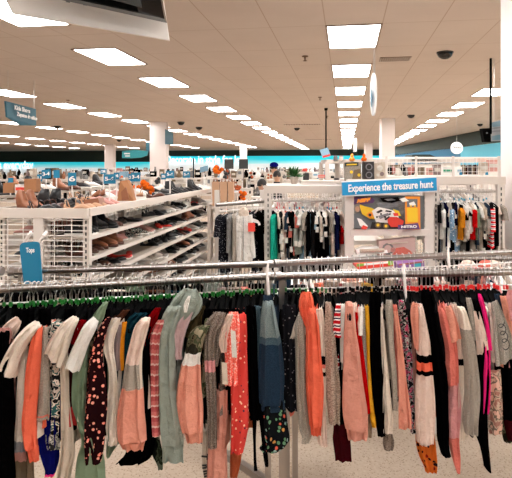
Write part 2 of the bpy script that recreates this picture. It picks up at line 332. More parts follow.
# thin white sign seen from its edge
t = thing('hanging_sign', W(372.5, 95, 6.4), 'slim white oval sign seen edge-on, hanging below the middle lights', 'sign')
c = W(372.5, 94.5, 6.4); b = MB(); pts = []
for k in range(24):
    a = 2*math.pi*k/24; pts.append(c+Vector((.012*math.cos(a), -.09*math.cos(a), .235*math.sin(a))))
b.plate(pts, (1, -.05, 0), .02, 'bannerwhite'); b.build('panel', t)
b = MB(); pts = [c+Vector((-.013+.3*.012*math.cos(2*math.pi*k/16), .05*math.cos(2*math.pi*k/16), .1*math.sin(2*math.pi*k/16)-.04)) for k in range(16)]; b.plate(pts, (1,0,0), .002, 'lightblue'); b.build('emblem', t)
hangwires(t, [c+Vector((.02, -.03, .2)), c+Vector((.02, .03, .2))])
t = thing('hanging_sign', W(351, 150, 17), 'far thin white sign seen edge-on right of the tilted blue sign', 'sign')
b = MB(); b.box(W(355, 145, 17), (.02, .2, .20), 'bannerwhite'); b.build('panel', t, smooth=False); hangwires(t, [W(355, 139, 17)])
# sign on the big pillar, cyan arch
b = MB(); b.plate([W(165, 129, 19.3), W(173, 133, 20), W(173, 145, 20), W(165, 144, 19.3)], (0,1,0), .05, 'signteal'); tag(b.build('pillar_sign', smooth=False), 'grey-blue sign fixed on the right of the big pillar', 'sign')
b = MB(); b.plate([W(146, 142, 21), W(152, 143, 21), W(152, 152, 21), W(146, 151, 21)], (0,1,0), .05, 'signteal'); tag(b.build('pillar_sign', smooth=False), 'grey-blue sign hanging just left of the big pillar', 'sign')
t = thing('hanging_sign', W(135, 154, 26), 'curved cyan sign hanging left of the big pillar', 'sign')
b = MB(); pts = []
for k in range(13): pts.append((122+26*k/12, 151.5-1.6*math.sin(math.pi*k/12)))
b.plate([W(x, y, 26) for x, y in pts]+[W(x, y, 26) for x, y in ((147, 155.5), (141, 157.5), (131, 158.3), (122, 158))], (0,1,0), .06, 'boxteal'); b.build('panel', t)
b = MB(); b.box(W(127, 153.6, 25.9), (.13, .01, .03), 'textwhite'); b.box(W(127.5, 156, 25.9), (.11, .01, .03), 'textwhite'); b.build('lettering', t, smooth=False); hangwires(t, [W(126, 151, 26), W(144, 151, 26)])
# dark squares
for px, l in ((229, 'dark grey square sign panel, left of the pair behind the tote bags'), (243.5, 'dark grey square sign panel, right of the pair in front of the slim pillar')):
    t = thing('sign_stand', W(px, 182, 12), l, 'sign'); b = MB(); b.box(W(px, 164, 12), (.095, .02, .10), 'darkgrey'); b.build('panel', t, smooth=False)
    b = MB(); b.tube([W(px, 169, 12.05), Vector((W(px, 169, 12).x, 12.05, 0))], .012, 'steel'); b.build('pole', t)
# tilted blue sign on a ceiling pole
t = thing('hanging_sign', W(326, 143, 15), 'small tilted light blue sign with red lower edge hanging in the middle', 'sign')
b = MB(); b.plate([W(319.5, 150, 15), W(328, 147.5, 15.1), W(330.5, 155, 15.1), W(322.5, 157, 15)], (0,1,0), .03, 'lightblue'); b.build('panel', t, smooth=False)
b = MB(); b.plate([W(322.5, 156, 14.97), W(330, 154, 15), W(330.3, 156, 15), W(323, 158, 14.97)], (0,1,0), .03, 'boxred'); b.build('edge_strip', t, smooth=False)
b = MB(); b.tube([W(326, 149, 15.1), Vector((W(326, 149, 15.1).x, 15.1, CEIL))], .02, 'plasticblack'); b.box((W(326, 149, 15.1).x, 15.1, CEIL-.03), (.04, .04, .03), 'plasticblack'); b.build('pole', t)
# round white sign, speaker and blue grey sign at the right
t = thing('round_sign', W(457, 148, 15), 'round white sign with small dark lettering by the right blue wall', 'sign')
b = MB(); c = W(457, 148, 15); b.plate([c+Vector((.155*math.cos(2*math.pi*k/24), 0, .155*math.sin(2*math.pi*k/24))) for k in range(24)], (0,1,0), .05, 'boxwhite'); b.build('panel', t)
text('Shoes', .1, 'boxblack', c+Vector((0, -.01, .02)), XR, ZU, 'lettering', t, width=.2); hangwires(t, [c+Vector((0, .02, .15))])
t = thing('speaker', W(486, 130, 8.2), 'black box speaker hanging beside the blue-grey sign at right', 'speaker')
b = MB(); b.plate([W(482, 128.5, 8.2), W(490, 128, 8.2), W(491, 142, 8.2), W(484.5, 142, 8.2)], (0,1,0), .1, 'plasticblack'); b.build('housing', t, smooth=False)
b = MB(); p = W(490.7, 128, 8.25); b.bar(W(490.7, 134, 8.25), Vector((p.x, p.y, CEIL)), .025, 'plasticblack'); b.build('bracket', t, smooth=False)
b = MB(); b.lathe(W(487, 133, 8.19), [(-.01, .012), (.01, .012)], 'greytag', 8); b.build('knob', t)
t = thing('hanging_sign', W(496, 130, 8.4), 'blue-grey banded sign hanging beside the big right pillar', 'sign')
b = MB(); b.plate([W(492, 122.5, 8.4), W(503, 119, 7.6), W(503, 141, 7.6), W(492, 141, 8.4)], (0,1,0), .03, 'boxgrey'); b.build('panel', t, smooth=False)
for y0, y1, mt in ((122.5, 127, 'signteal'), (136, 140.5, 'signteal'), (128, 129, 'greytag'), (131, 132.3, 'greytag')):
    b = MB(); b.plate([W(492, y0, 8.37), W(503, y0-2, 7.57), W(503, y1-1, 7.57), W(492, y1, 8.37)], (0,1,0), .01, mt); b.build('band', t, smooth=False)
hangwires(t, [W(494, 122, 8.3), W(501, 120, 7.8)])

# ---------------------------------------------------------------- front rail geometry
RZ = 1.24
AP = [Vector((-1.45, 1.80, RZ)), Vector((-.867, 1.965, RZ)), Vector((.053, 2.2, RZ)), Vector((1.01, 2.286, RZ)), Vector((1.5, 2.33, RZ))]
BP = [Vector((-.97, 2.30, RZ)), Vector((.06, 2.482, RZ)), Vector((1.25, 2.83, RZ)), Vector((1.6, 2.93, RZ))]
def onrail(P, px):
    k = (px-CX)/F; best = None
    for a, b_ in zip(P[:-1], P[1:]):
        d = b_-a; den = d.x-k*d.y; t = (k*a.y-a.x)/den
        if -1e-6 <= t <= 1+1e-6: return a+d*t
        if best is None or abs(t-.5) < best[0]: best = (abs(t-.5), a+d*t)
    return best[1]
def rail(name, label, pts, legs, r=.0135, cross=True):
    t = thing(name, (legs[0][0], legs[0][1], 0), label, 'clothes rack')
    b = MB(); b.tube(pts, r, 'chrome', 14); b.build('rail', t)
    b = MB(); b.tube([p+Vector((0, .02, -.055)) for p in pts], .004, 'wirechrome', 6); b.build('lower_wire', t)
    for e in (pts[0], pts[-1]):
        b = MB(); d = (pts[-1]-pts[0]).normalized()*.012; b.tube([e-d, e+d], r*1.3, 'steel', 14); b.build('end_cap', t)
    for x, y in legs:
        b = MB(); b.bar((x, y, .03), (x, y, RZ-.01), .024, 'steel'); b.build('post', t, smooth=False)
        b = MB(); b.bar((x-.02, y-.28, .03), (x+.02, y+.28, .03), .03, 'steel'); b.build('foot', t, smooth=False)
    return t
rail('clothes_rack', 'near left chrome clothes rail with green-tagged hangers, front of the two left rails', [AP[0], AP[1], AP[2]], [(-1.3, 1.84), (.045, 2.215)])
rail('clothes_rack', 'near right chrome clothes rail with red-tagged hangers, front of the two right rails', [AP[2]+Vector((.03, .003, 0)), AP[3], AP[4]], [(.10, 2.23), (1.45, 2.34)])
rB = rail('clothes_rack', 'second left chrome rail behind the green-tagged one', [BP[0], BP[1]], [(-.94, 2.33), (.135, 2.53)])
b = MB(); b.bar((-.55, 3.62, .10), (.22, 2.66, .10), .035, 'steel'); b.build('base_bar', rB, smooth=False)
rail('clothes_rack', 'second right chrome rail behind the red-tagged one', [BP[1]+Vector((.03, .01, 0)), BP[2], BP[3]], [(.17, 2.53), (1.55, 2.9)])
rail('clothes_rack', 'short chrome rail left of the blue Tops sign', [Vector((-2.0, 2.42, RZ)), Vector((-1.02, 2.31, RZ))], [(-1.9, 2.42)])
# upright hook pieces on rails
for px, P, y0, lab in ((268, AP, 262, 'white bent peg standing on the joint of the front rails'), (403, AP, 263, 'slim white peg rising through the right rails'), (447, BP, 246, 'white peg on the rear right rail, in front of the right bay')):
    p = onrail(P, px); h = W(px, y0, p.y); b = MB(); b.tube([Vector((p.x+.006, p.y-.03, RZ-.11)), Vector((p.x, p.y-.03, RZ-.04)), Vector((p.x-.004, p.y-.028, RZ+.02)), Vector((p.x, p.y-.02, h.z))], [.003, .006, .006, .004], 'plasticwhite', 8)
    tag(b.build('rail_peg'), lab, 'rail peg')
# Tops sign
t = thing('rail_sign', W(31, 284, 2.27), 'blue rounded rail sign reading Tops on the rear left rail', 'sign')
pts = []
for (x, y) in ((24.5, 284), (20.2, 249), (20.6, 245), (22.5, 243), (25, 242.2), (35, 241.5), (38.5, 242), (40, 244), (41.3, 260), (43, 284)): pts.append(W(x, y, 2.26))
b = MB(); b.plate(pts, (0,-1,0), .006, 'signblue'); b.build('panel', t)
text('Tops', .026, 'textwhite', W(30.2, 250.3, 2.252), XR+ZU*.03, ZU, 'lettering', t, width=.033, bold=.0008, ext=.0006)

# ---------------------------------------------------------------- hangers
HP = {}
def hanger_proto(key, body, cap, name, half=.165, wire='wirechrome'):
    t = bpy.data.objects.new(name, None); t.empty_display_size = .05; t['_o'] = [0,0,0]; t['category'] = 'hanger'; col.objects.link(t)
    b = MB(); pts = [Vector((0, 0, -.075)), Vector((0, 0, -.03))]
    for k in range(8): a = R(-70+35*k); pts.append(Vector((.019*math.cos(a)*1.0, 0, .019*math.sin(a)+.0005)))
    b.tube(pts, .0018 if half > .15 else .0022, wire, 6); h = b.build('hook', t)
    b = MB(); b.box((0, 0, -.054), (.0045, .0035, .0075), cap); c = b.build('size_tag', t, smooth=False)
    b = MB()
    th = .0055; out = [(0, -.066), (.012, -.074), (.05, -.092), (.10, -.108), (half, -.126), (half+.003, -.138), (half-.012, -.142), (.10, -.128), (.03, -.112), (0, -.108)]
    pts = [Vector((x, -th, z)) for x, z in out]+[Vector((-x, -th, z)) for x, z in out[::-1] if x]
    b.plate(pts, (0,1,0), 2*th, body); a = b.build('arms', t); reg(t, h, c, a); HP[key] = [t, False]
def hang(key, H, ang, label, group):
    p = HP[key]; o = p[0] if not p[1] else copy_tree(p[0]); p[1] = True
    o.location = H; o.rotation_euler.z = ang; o.scale.z = rnd.uniform(.93, 1.12); o['label'] = label; o['group'] = group; return o
hanger_proto('green', 'plasticblack', 'green', 'clothes_hanger'); hanger_proto('red', 'plasticblack', 'redcap', 'clothes_hanger'); hanger_proto('dark', 'plasticblack', 'plasticblack', 'clothes_hanger')
hanger_proto('yellow', 'plasticblack', 'yellowcap', 'clothes_hanger'); hanger_proto('whiter', 'plasticwhite', 'plasticwhite', 'clothes_hanger')
hanger_proto('white', 'plasticwhite', 'plasticwhite', 'childrens_hanger', .115, 'plasticwhite'); hanger_proto('whitecap', 'plasticwhite', 'bluecap', 'childrens_hanger', .115, 'plasticwhite'); hanger_proto('whitered', 'plasticwhite', 'redcap', 'childrens_hanger', .115, 'plasticwhite')

# ---------------------------------------------------------------- garments
def catmull(rows, n):
    out = []; L = len(rows); rows = [q if len(q) == 4 else (q[1], q[0], q[2], q[0]) for q in rows]
    for i in range(n+1):
        t = i/n*(L-1); k = min(int(t), L-2); f = t-k
        p0, p1, p2, p3 = rows[max(k-1, 0)], rows[k], rows[k+1], rows[min(k+2, L-1)]
        out.append([.5*((2*p1[j])+(-p0[j]+p2[j])*f+(2*p0[j]-5*p1[j]+4*p2[j]-p3[j])*f*f+(-p0[j]+3*p1[j]-3*p2[j]+p3[j])*f**3) for j in range(4)])
    return out
def sleeve(mb, rows, Y, mat, bands=None, rs=None, thick=None, fold=1.0):
    rs = rs or rnd; ty = lambda q: q[0] if len(q) == 3 else (q[1]+q[3])/2
    n = max(7, int(abs(ty(rows[-1])-ty(rows[0]))/4.0)); rr = catmull(rows, n)
    N = 26; rings = []; ph = rs.uniform(0, 6); ph2 = rs.uniform(0, 6); kf = rs.choice((2, 3, 3, 4))
    for i, (xl, yl, xr, yr) in enumerate(rr):
        pl, pr = W(xl, yl, Y), W(xr, yr, Y); hv = (pr-pl)/2; a = max(.004, hv.length); hv *= a/max(hv.length, 1e-6); c = (pl+pr)/2; tp = min(1, .45+i*.3)
        bt = (thick or max(.008, min(.022, a*.42)))*tp; ring = []
        for k in range(N):
            th = 2*math.pi*k/N; ct, st = math.cos(th), math.sin(th)
            cx = math.copysign(abs(ct)**.75, ct)
            g = (i/n)**.7; d = fold*min(1.3, a/.02)*(.0055*math.sin(kf*ct*2.4+ph+i*.10)+.0034*math.sin(kf*4.1*ct+ph2+i*.07)*g+.0022*math.sin(i*.55+ph2+ct*4))
            ring.append(c+hv*cx*(1+.03*math.sin(i*.5+ph)*fold)+Vector((0, bt*st+d, 0)))
        rings.append(ring)
    bm = None
    if bands:
        bm = []
        for i in range(len(rr)-1):
            ym = (rr[i][1]+rr[i][3]+rr[i+1][1]+rr[i+1][3])/4; mm = mat
            for y0, y1, q in bands:
                if y0 <= ym < y1: mm = q
            bm.append(mm)
    mb.rings(rings, mat, True, bm)
def body(mb, H, N, hemz, mat, wid=1.0, th=.016, rs=None, neckz=None):
    rs = rs or rnd; d = Vector((N.x-H.x, N.y-H.y, 0)); hw = d.length; d.normalize(); v = Vector((-d.y, d.x, 0)); ztop = neckz if neckz is not None else H.z-.082
    zs = min(N.z, ztop-.02); rings = []; n = 18; nr = 9; ph = rs.uniform(0, 6); w0 = hw*wid
    for r in range(nr+1):
        t = r/nr; ring = []
        for k in range(n):
            a = 2*math.pi*k/n; u = math.cos(a); w = w0*(1-.06*math.sin(math.pi*t)+.05*t)
            zt = ztop-.03-(ztop-.03-zs)*abs(u) if abs(u) < .25 else ztop-(ztop-zs)*abs(u)
            z = zt+(hemz-zt)*t
            off = v*(th*(.35+.65*min(1, t*4))*math.sin(a)+.006*t*math.sin(u*6+ph))
            ring.append(Vector((H.x, H.y, 0))+d*u*w+off+Vector((0,0,z)))
        rings.append(ring)
    mb.rings(rings, mat)
gcount = 0
def G(name, label, cat, mat, xh, rows, layer=0, hem=None, parts=(), bands=None, bmat=None, cap=None, P=AP, wid=.92, pn='near_sleeve', farsleeve=True, reach=.17, thick=None, fold=1.0):
    """one garment: a hooked body, the sleeve nearest the aisle (outline rows y, left, right) and extras"""
    if name.startswith('long_sleeved') and cat in ('jacket', 'dress', 'trousers'): name = cat
    global gcount; gcount += 1; rs = random.Random(gcount*13+5)
    rows = [q if len(q) == 4 else (q[1], q[0], q[2], q[0]) for q in rows]
    wl, wp = rows[-1][2]-rows[-1][0], rows[-2][2]-rows[-2][0]
    if 'pointed' not in label and wl < .82*wp and rows[-1][1] == rows[-1][3]:
        c_ = (rows[-1][2]+rows[-1][0])/2; rows[-1] = (c_-.41*wp, rows[-1][1], c_+.41*wp, rows[-1][3])
    H = onrail(P, xh); px0 = (rows[0][0]+rows[0][2])/2; y0_ = (rows[0][1]+rows[0][3])/2; yl_ = (rows[-1][1]+rows[-1][3])/2; k = (px0-CX)/F
    # point on the ray through the shoulder at distance reach from the hook
    A = k*k+1; B = -2*(k*H.x+H.y); C = H.x**2+H.y**2-reach**2; D = B*B-4*A*C
    Y = (-B-math.sqrt(D))/(2*A) if D > 0 else -B/(2*A)
    Y += .028*layer
    N = W(px0, y0_, Y); t = thing(name, Vector((H.x, H.y, H.z-.08)), label, cat)
    hz = W(0, hem, Y).z if hem else W(0, yl_-30, Y).z
    hz = min(hz, RZ-.3)
    b = MB(); body(b, H, N, hz, bmat or mat, wid, rs=rs); b.build('body', t)
    b = MB(); sleeve(b, rows, Y-.004, mat, bands, rs, thick, fold); b.build(pn, t)
    if farsleeve:
        d = Vector((H.x-N.x, H.y-N.y, 0)); E = Vector((H.x, H.y, N.z))+d; L = max(.12, N.z-hz-.03) if yl_-y0_ > 70 else .14
        b = MB(); n = 10; rings = []
        for i in range(6):
            f = i/5; c = E+d*(.10*f)-ZU*(L*f); rings.append([c+Vector((.036*(1-.4*f)*math.cos(2*math.pi*q/n), .02*math.sin(2*math.pi*q/n), 0)) for q in range(n)])
        b.rings(rings, bmat or mat); b.build('far_sleeve', t)
    for (pname, pm, prows, off, pb) in parts:
        b = MB(); sleeve(b, prows, Y+off, pm, pb, rs); b.build(pname, t)
    d = N-H; ang = math.atan2(d.y, d.x); key = cap
    if key is None: key = 'green' if xh < 330 else ('dark' if xh < 405 else 'red')
    lab = {'green': ('black plastic hanger with green size tag on the near left rail', 'green-tagged hangers'), 'red': ('black plastic hanger with red size tag on the near right rail', 'red-tagged hangers'), 'dark': ('black plastic hanger with metal hook at the middle of the near right rail', 'plain black hangers')}[key]
    hang(key, H, ang, *lab)
    return t
def card(t, px0, py0, px1, py1, Y, mat='paper', dx=0):
    b = MB(); b.plate([W(px0, py0, Y), W(px1, py0+1, Y), W(px1+dx, py1, Y), W(px0+dx, py1-1, Y)], (0,-1,0), .001, mat); b.build('price_tag', t, smooth=False)
# ---------------------------------------------------------------- the near rails, left to right
G('t_shirt', 'cream t-shirt at the far left edge behind the black tops', 'shirt', 'palepink', 38, [(16,316,22,322),(6,323,18,332),(-4,336,8,346),(-10,350,2,360)], 1)
G('long_sleeved_shirt', 'plain black long top hanging at the left edge', 'top', 'black', 10, [(330, -8, 10), (350, -12, 12), (390, -12, 14), (440, -12, 14), (500, -12, 15)], 0)
G('long_sleeved_shirt', 'dusty pink long-sleeved top, first pink one from the left edge', 'top', 'dustyrose', 34, [(328, 0, 9), (333, -2, 12), (345, -3, 11), (352, -4, 6)], -.5, hem=420)
G('long_sleeved_shirt', 'dusty pink sleeve and top hanging under the first cream t-shirt', 'top', 'dustyrose', 52, [(330, 14, 24), (370, 11, 20), (400, 8, 16), (432, 4, 13)], 1)
G('t_shirt', 'cream short-sleeved t-shirt with a wide slanting sleeve, left of the coral sweatshirt', 't-shirt', 'cream', 62, [(34,321,41,326),(24,328,37,334),(14,339,27,346),(6,353,20,361),(0,366,16,377)], -1.2, hem=440, thick=.03)
G('colorblock_sweater', 'cream top with grey and pink bands at its hem, left of the coral sweatshirt', 'top', 'cream', 56, [(346, 20, 28), (390, 17, 27), (420, 15, 26), (440, 13, 26), (452, 12, 26), (460, 12, 27)], 0, bands=[(440, 452, 'greytag'), (452, 470, 'dustyrose')])
G('trousers', 'tan trousers hanging lowest under the coral sweatshirt', 'trousers', 'khaki', 50, [(380, 18, 30), (430, 15, 31), (460, 14, 33), (495, 13, 34)], 1.2)
t = G('sweatshirt', 'bright orange-coral long-sleeved sweatshirt near the left edge', 'sweatshirt', 'coral2', 64, [(326, 38, 41.5), (335, 34, 41.5), (345, 31, 41), (378, 25.5, 39), (400, 24, 37.5), (420, 22.5, 36), (435, 22.5, 36.5), (447, 24.5, 38)], -1, hem=430,
  parts=[('cuff', 'coral2', [(446, 25, 37.5), (452, 26.5, 38), (461, 29, 39)], 0, None)], thick=.022)
G('cardigan', 'grey-beige top with a coral line at its hem, right of the orange-coral sweatshirt', 'top', 'heathergrey', 66, [(327, 42, 47), (345, 41, 48), (370, 38.5, 49), (395, 37, 50), (413, 36, 50), (419, 36, 50)], -.4, bands=[(413.5, 416.5, 'salmon')], bmat='heathergrey')
G('jacket', 'royal blue jacket with a pink hem line, hanging low under the grey-beige top', 'jacket', 'royal', 76, [(400, 37, 57), (420, 36.5, 58), (440, 38, 58), (460, 42, 58), (470, 45, 56), (476, 48, 51)], .3, bands=[(473, 480, 'hotpink')])
G('patterned_shirt', 'black and beige abstract patterned top between grey-beige and cream tops', 'top', 'floralmono', 84, [(322, 52, 66), (340, 48, 62), (370, 50, 61), (400, 50, 60), (430, 50, 59), (437, 51, 59)], 0,
  parts=[('printed_hem', 'printgrey', [(434, 46, 58), (440, 46, 59), (449, 48, 60)], -.01, None)])
G('t_shirt', 'cream t-shirt with a rolled cuff, second cream t-shirt from the left', 't-shirt', 'cream', 98, [(72,316,79,320),(62,323,74,331),(54,333,70,343),(49,341,66,355),(46,347,62,367)], -1.4, hem=430, thick=.03)
G('long_sleeved_shirt', 'long beige top hanging straight below the second cream t-shirt', 'top', 'beige', 88, [(345, 59, 68), (370, 60, 69), (400, 61, 70), (430, 61, 74), (452, 61, 75), (468, 58, 72), (480, 57, 70)], -.3)
G('flowered_shirt', 'dark red and black top with a pink rose print, behind the third cream t-shirt', 'top', 'darkred', 98, [(320, 80, 86), (330, 72, 84), (345, 68, 78), (380, 68, 74), (405, 67, 75), (425, 67, 77)], -.2, bands=[(345, 404, 'maroon'), (404, 424, 'rose')])
G('t_shirt', 'small bright cream t-shirt, third cream t-shirt from the left', 't-shirt', 'white', 112, [(93,317,98,322),(84,325,95,331),(77,338,89,344),(71,351,84,358),(66,364,79.5,371)], -1.6, hem=400, bmat='cream', thick=.028)
G('draped_dress', 'sage green draped dress hanging from a shoulder beside the third cream t-shirt', 'dress', 'mint', 122, [(302, 104, 108), (310, 97, 106), (320, 90, 103), (334, 80, 92), (360, 74, 88), (400, 72, 86), (420, 77, 88), (440, 82, 96), (462, 76, 104), (490, 73, 106)], -.9, thick=.02)
G('camouflage_shirt', 'green camouflage top behind the third cream t-shirt', 'top', 'camogreen', 114, [(330, 84, 96), (345, 82, 95), (380, 82, 92), (400, 82, 90)], .2)
G('flowered_dress', 'dark maroon dress scattered with small pink flowers', 'dress', 'maroonfloral', 126, [(318, 106, 112), (330, 98, 107), (350, 91, 103), (370, 88, 105), (395, 86, 107.5), (420, 84, 107), (440, 84, 105), (452, 85, 103), (461, 87, 101)], -1.1, thick=.026)
t = G('long_sleeved_shirt', 'maroon-brown top with its shoulder showing above the cream long sleeve', 'top', 'brown', 142, [(310, 122, 130), (318, 112, 124), (326, 106, 118), (345, 102, 110)], .6)
t = G('long_sleeved_shirt', 'cream long-sleeved top left of the peach colour-block sweatshirt', 'top', 'cream', 140, [(318, 112, 121), (326, 104, 119), (338, 101.5, 115), (350, 104, 114), (365, 108, 116), (385, 109, 118), (405, 107, 118), (425, 106, 117), (445, 110, 116)], -.9)
G('t_shirt', 'small greyish mauve t-shirt just right of the cream long sleeve', 't-shirt', 'mauve', 142, [(325, 114, 122), (340, 112, 121), (355, 112, 121), (370, 114, 122)], -.4, hem=400)
G('long_sleeved_shirt', 'thin mustard orange top squeezed between mauve and dark teal', 'top', 'mustard', 146, [(322, 122, 127), (335, 120, 125), (350, 119, 124), (370, 120, 124)], -.3, hem=360)
G('jacket', 'dark teal jacket behind the peach colour-block sweatshirt', 'jacket', 'teal', 158, [(313, 134, 148), (320, 127, 142), (335, 123, 134), (370, 122, 130), (400, 120, 128), (430, 121, 127)], -.1)
G('sweatshirt', 'colour-block sweatshirt with cream shoulder, grey band and wide peach cuff end', 'sweatshirt', 'palepink', 160, [(318, 142, 151), (326, 135, 149), (345, 130, 144), (362, 126, 141), (388, 122, 143), (410, 118.5, 144), (428, 117, 146), (440, 118, 146.5)], -1.3,
  bands=[(361, 388, 'heathergrey'), (388, 460, 'peach')], parts=[('cuff', 'peach', [(439, 119, 145.5), (444, 121, 144.5), (449, 123, 144)], 0, None), ('sleeve_panel', 'cream', [(322, 141, 148), (345, 139, 143), (370, 139, 142), (388, 139, 142.5)], -.012, None)], thick=.026, bmat='cream')
G('long_sleeved_shirt', 'dark red long top, just left of the tie-dye striped one', 'top', 'darkred', 170, [(308, 155, 161), (318, 147, 158), (330, 141, 153), (345, 139, 146)], -.4, bmat='black')
G('long_sleeved_shirt', 'black dress with a wide dark hem between peach and tie-dye tops', 'dress', 'black', 166, [(326, 146, 155), (350, 142, 153), (400, 143, 153), (440, 130, 155), (455, 124, 152), (463, 122, 134)], -.4)
G('long_sleeved_shirt', 'red and pink tie-dye long-sleeved top left of the sage jacket', 'top', 'tiedye', 176, [(320, 158, 166), (330, 152, 163), (345, 150, 160), (380, 150, 159), (410, 151, 159), (436, 152, 160)], -1)
t = G('jacket', 'long pale sage green hooded jacket, tallest garment left of centre', 'jacket', 'sage', 196, [(306, 168, 182), (316, 163, 180), (330, 158.5, 176), (345, 158, 175), (380, 157.5, 176), (400, 158, 178), (425, 159.5, 182), (443, 160.5, 184)], -1.5,
  parts=[('hood', 'sage', [(184,288,198,290),(176,295,203,299),(171,302,201,310),(168,311,190,322),(168,322,180,330)], .02, None), ('cuff', 'sage', [(444, 161, 184), (452, 162, 184), (461, 162.5, 184)], 0, None), ('drawstring', 'white', [(296, 188, 191), (304, 184, 189), (312, 184, 187)], -.02, None)], thick=.022)
G('camouflage_shirt', 'dark camouflage sleeve with cuff poking out low under the sage jacket', 'top', 'camodark', 180, [(430, 147, 158), (445, 149, 161), (455, 152, 163), (465, 157, 163), (469, 159, 162)], .2)
G('t_shirt', 'small lilac pink satin top between sage jacket and camouflage hoodie', 'top', 'lilac', 204, [(312, 184, 193), (320, 178, 190), (332, 172, 186), (345, 171, 183), (353, 173, 182), (359, 177, 181)], -1.2, hem=380)
t = G('hoodie', 'camouflage hoodie with white band and wide peach sleeve end', 'hoodie', 'camogreen', 214, [(326, 196, 210), (334, 189, 206), (345, 186, 203), (358, 184, 200), (366, 181, 201), (385, 177, 202), (400, 176, 203), (415, 178, 203), (430, 182, 203)], -1.6,
  bands=[(352, 364, 'white'), (364, 440, 'peach')], parts=[('hood', 'olive', [(306, 198, 206), (314, 192, 203), (322, 189, 202), (330, 185, 200), (337, 184, 192)], .01, None), ('cuff', 'peach', [(430, 183, 202.5), (436, 185, 202.5), (442, 187, 202.5)], 0, None)], thick=.03)
G('knit_cardigan', 'brown heather knit cardigan with a pink stripe on its thin sleeve', 'cardigan', 'heatherbrown', 228, [(313, 214, 226), (322, 206, 224), (335, 204, 216), (358, 204, 215), (380, 205.5, 216), (410, 207, 217), (448, 208, 217)], -1.3, bands=[(358.5, 371, 'pinkc')], bmat='heatherbrown', wid=.9,
  parts=[('collar', 'heatherbrown', [(312, 213, 223), (330, 215, 224), (350, 214, 221), (366, 212, 218)], .012, None)])
t = G('leggings', 'pale leggings with black letters down the leg, below the camouflage hoodie', 'leggings', 'beige', 220, [(424, 201, 211), (440, 202, 209), (460, 202.5, 209), (495, 205, 212)], .4)
Yl = 2.0
for ch, x, y, an in (('T', 204.6, 456.5, -95), ('n', 205.2, 466.5, -85), ('m', 206.6, 473.5, -78)):
    a = R(an); text(ch, .030, 'textblack', W(x, y, Yl-.02), (math.cos(a), 0, math.sin(a)), (-math.sin(a), 0, math.cos(a)), 'lettering', t, bold=.0015, ext=.001)
G('long_sleeved_shirt', 'plain peach wide-legged piece hanging lowest below the knit cardigan', 'trousers', 'peach2', 224, [(390, 208, 228), (424, 208, 228), (450, 207, 227), (495, 206, 227)], .2)
t = G('t_shirt', 'coral lace top with pale pink shoulder and price tags', 'top', 'corallace', 240, [(312, 229, 238), (322, 226, 240), (345, 224, 240), (370, 225, 238), (385, 225, 238)], -1.1, hem=400,
  parts=[('shoulder', 'palepink', [(314, 227, 234), (325, 222, 231), (340, 218, 227), (352, 221, 227)], -.015, None)])
card(t, 230.5, 330, 235.5, 358, 1.93, dx=1.5); card(t, 221.5, 362, 227, 385, 1.92, 'beige', dx=1)
G('dress', 'red dress with small cream flowers right of the coral lace top', 'dress', 'redfloral', 248, [(314, 238, 246), (330, 237, 247), (360, 235, 247.5), (385, 231, 248), (420, 231, 249), (440, 231, 246), (453, 233, 241)], -1)
G('long_sleeved_shirt', 'rust brown sleeve hanging low under the red flowered dress', 'top', 'rust', 244, [(430, 231, 243), (455, 230, 242), (470, 230, 239), (477, 231, 236)], .1)
t = G('dress', 'plain black dress with two thin hanging straps left of the denim jacket', 'dress', 'black', 254, [(306, 246, 256), (330, 246, 258), (380, 248, 260), (420, 250, 261)], -.6,
  parts=[('strap', 'black', [(415, 252, 257), (440, 253, 256), (460, 253.5, 256.5), (470, 254, 257.5)], 0, None), ('strap', 'black', [(410, 258, 264), (435, 261, 265), (455, 263, 268), (466, 265, 268.5)], 0, None)])
G('vest', 'grey washed sleeveless top just left of the denim jacket', 'top', 'denimmid', 262, [(306, 252, 260), (320, 251, 261), (350, 254, 260), (390, 256, 260)], -.7)
t = G('denim_jacket', 'dark blue denim jacket with faded pale shoulder, centre of the left rail', 'denim jacket', 'denim', 276, [(300, 263, 273), (312, 261.5, 275), (330, 260, 279), (345, 259, 282), (375, 258, 284), (395, 258, 284), (403, 259, 284)], -1.3,
  bands=[(290, 334, 'denimfade'), (334, 345, 'denimmid')], parts=[('collar', 'slate', [(295, 263, 272), (300, 263, 273), (305, 266, 272)], -.006, None), ('waistband', 'denim', [(402, 261, 284.5), (406, 261, 285), (410, 262, 285)], -.003, None)], thick=.03)
G('flowered_skirt', 'black skirt with green and orange flowers below the denim jacket', 'skirt', 'blackfloral', 272, [(380, 262, 282), (405, 260, 285), (425, 260, 288), (437, 262, 290), (443, 264, 288), (449, 267, 272)], -.6, thick=.03)
G('lace_shirt', 'black lace top with faint flowers between denim jacket and grey hoodie', 'top', 'blacklace', 294, [(305, 282, 296), (340, 283, 297), (380, 284, 298), (404, 285, 299), (411, 290, 297)], -.1)
G('hoodie', 'pale grey hoodie left of the bright coral hoodie', 'hoodie', 'heathergrey', 306, [(316, 297, 303), (330, 294, 306), (345, 295, 307), (380, 296, 306.5), (410, 297, 309), (428, 299, 313), (437, 302, 311), (443, 304, 306)], -1.1,
  parts=[('hood', 'beige', [(312, 299, 304), (320, 296, 306), (328, 292, 309), (334, 290, 311), (338, 289, 294)], .012, None)])
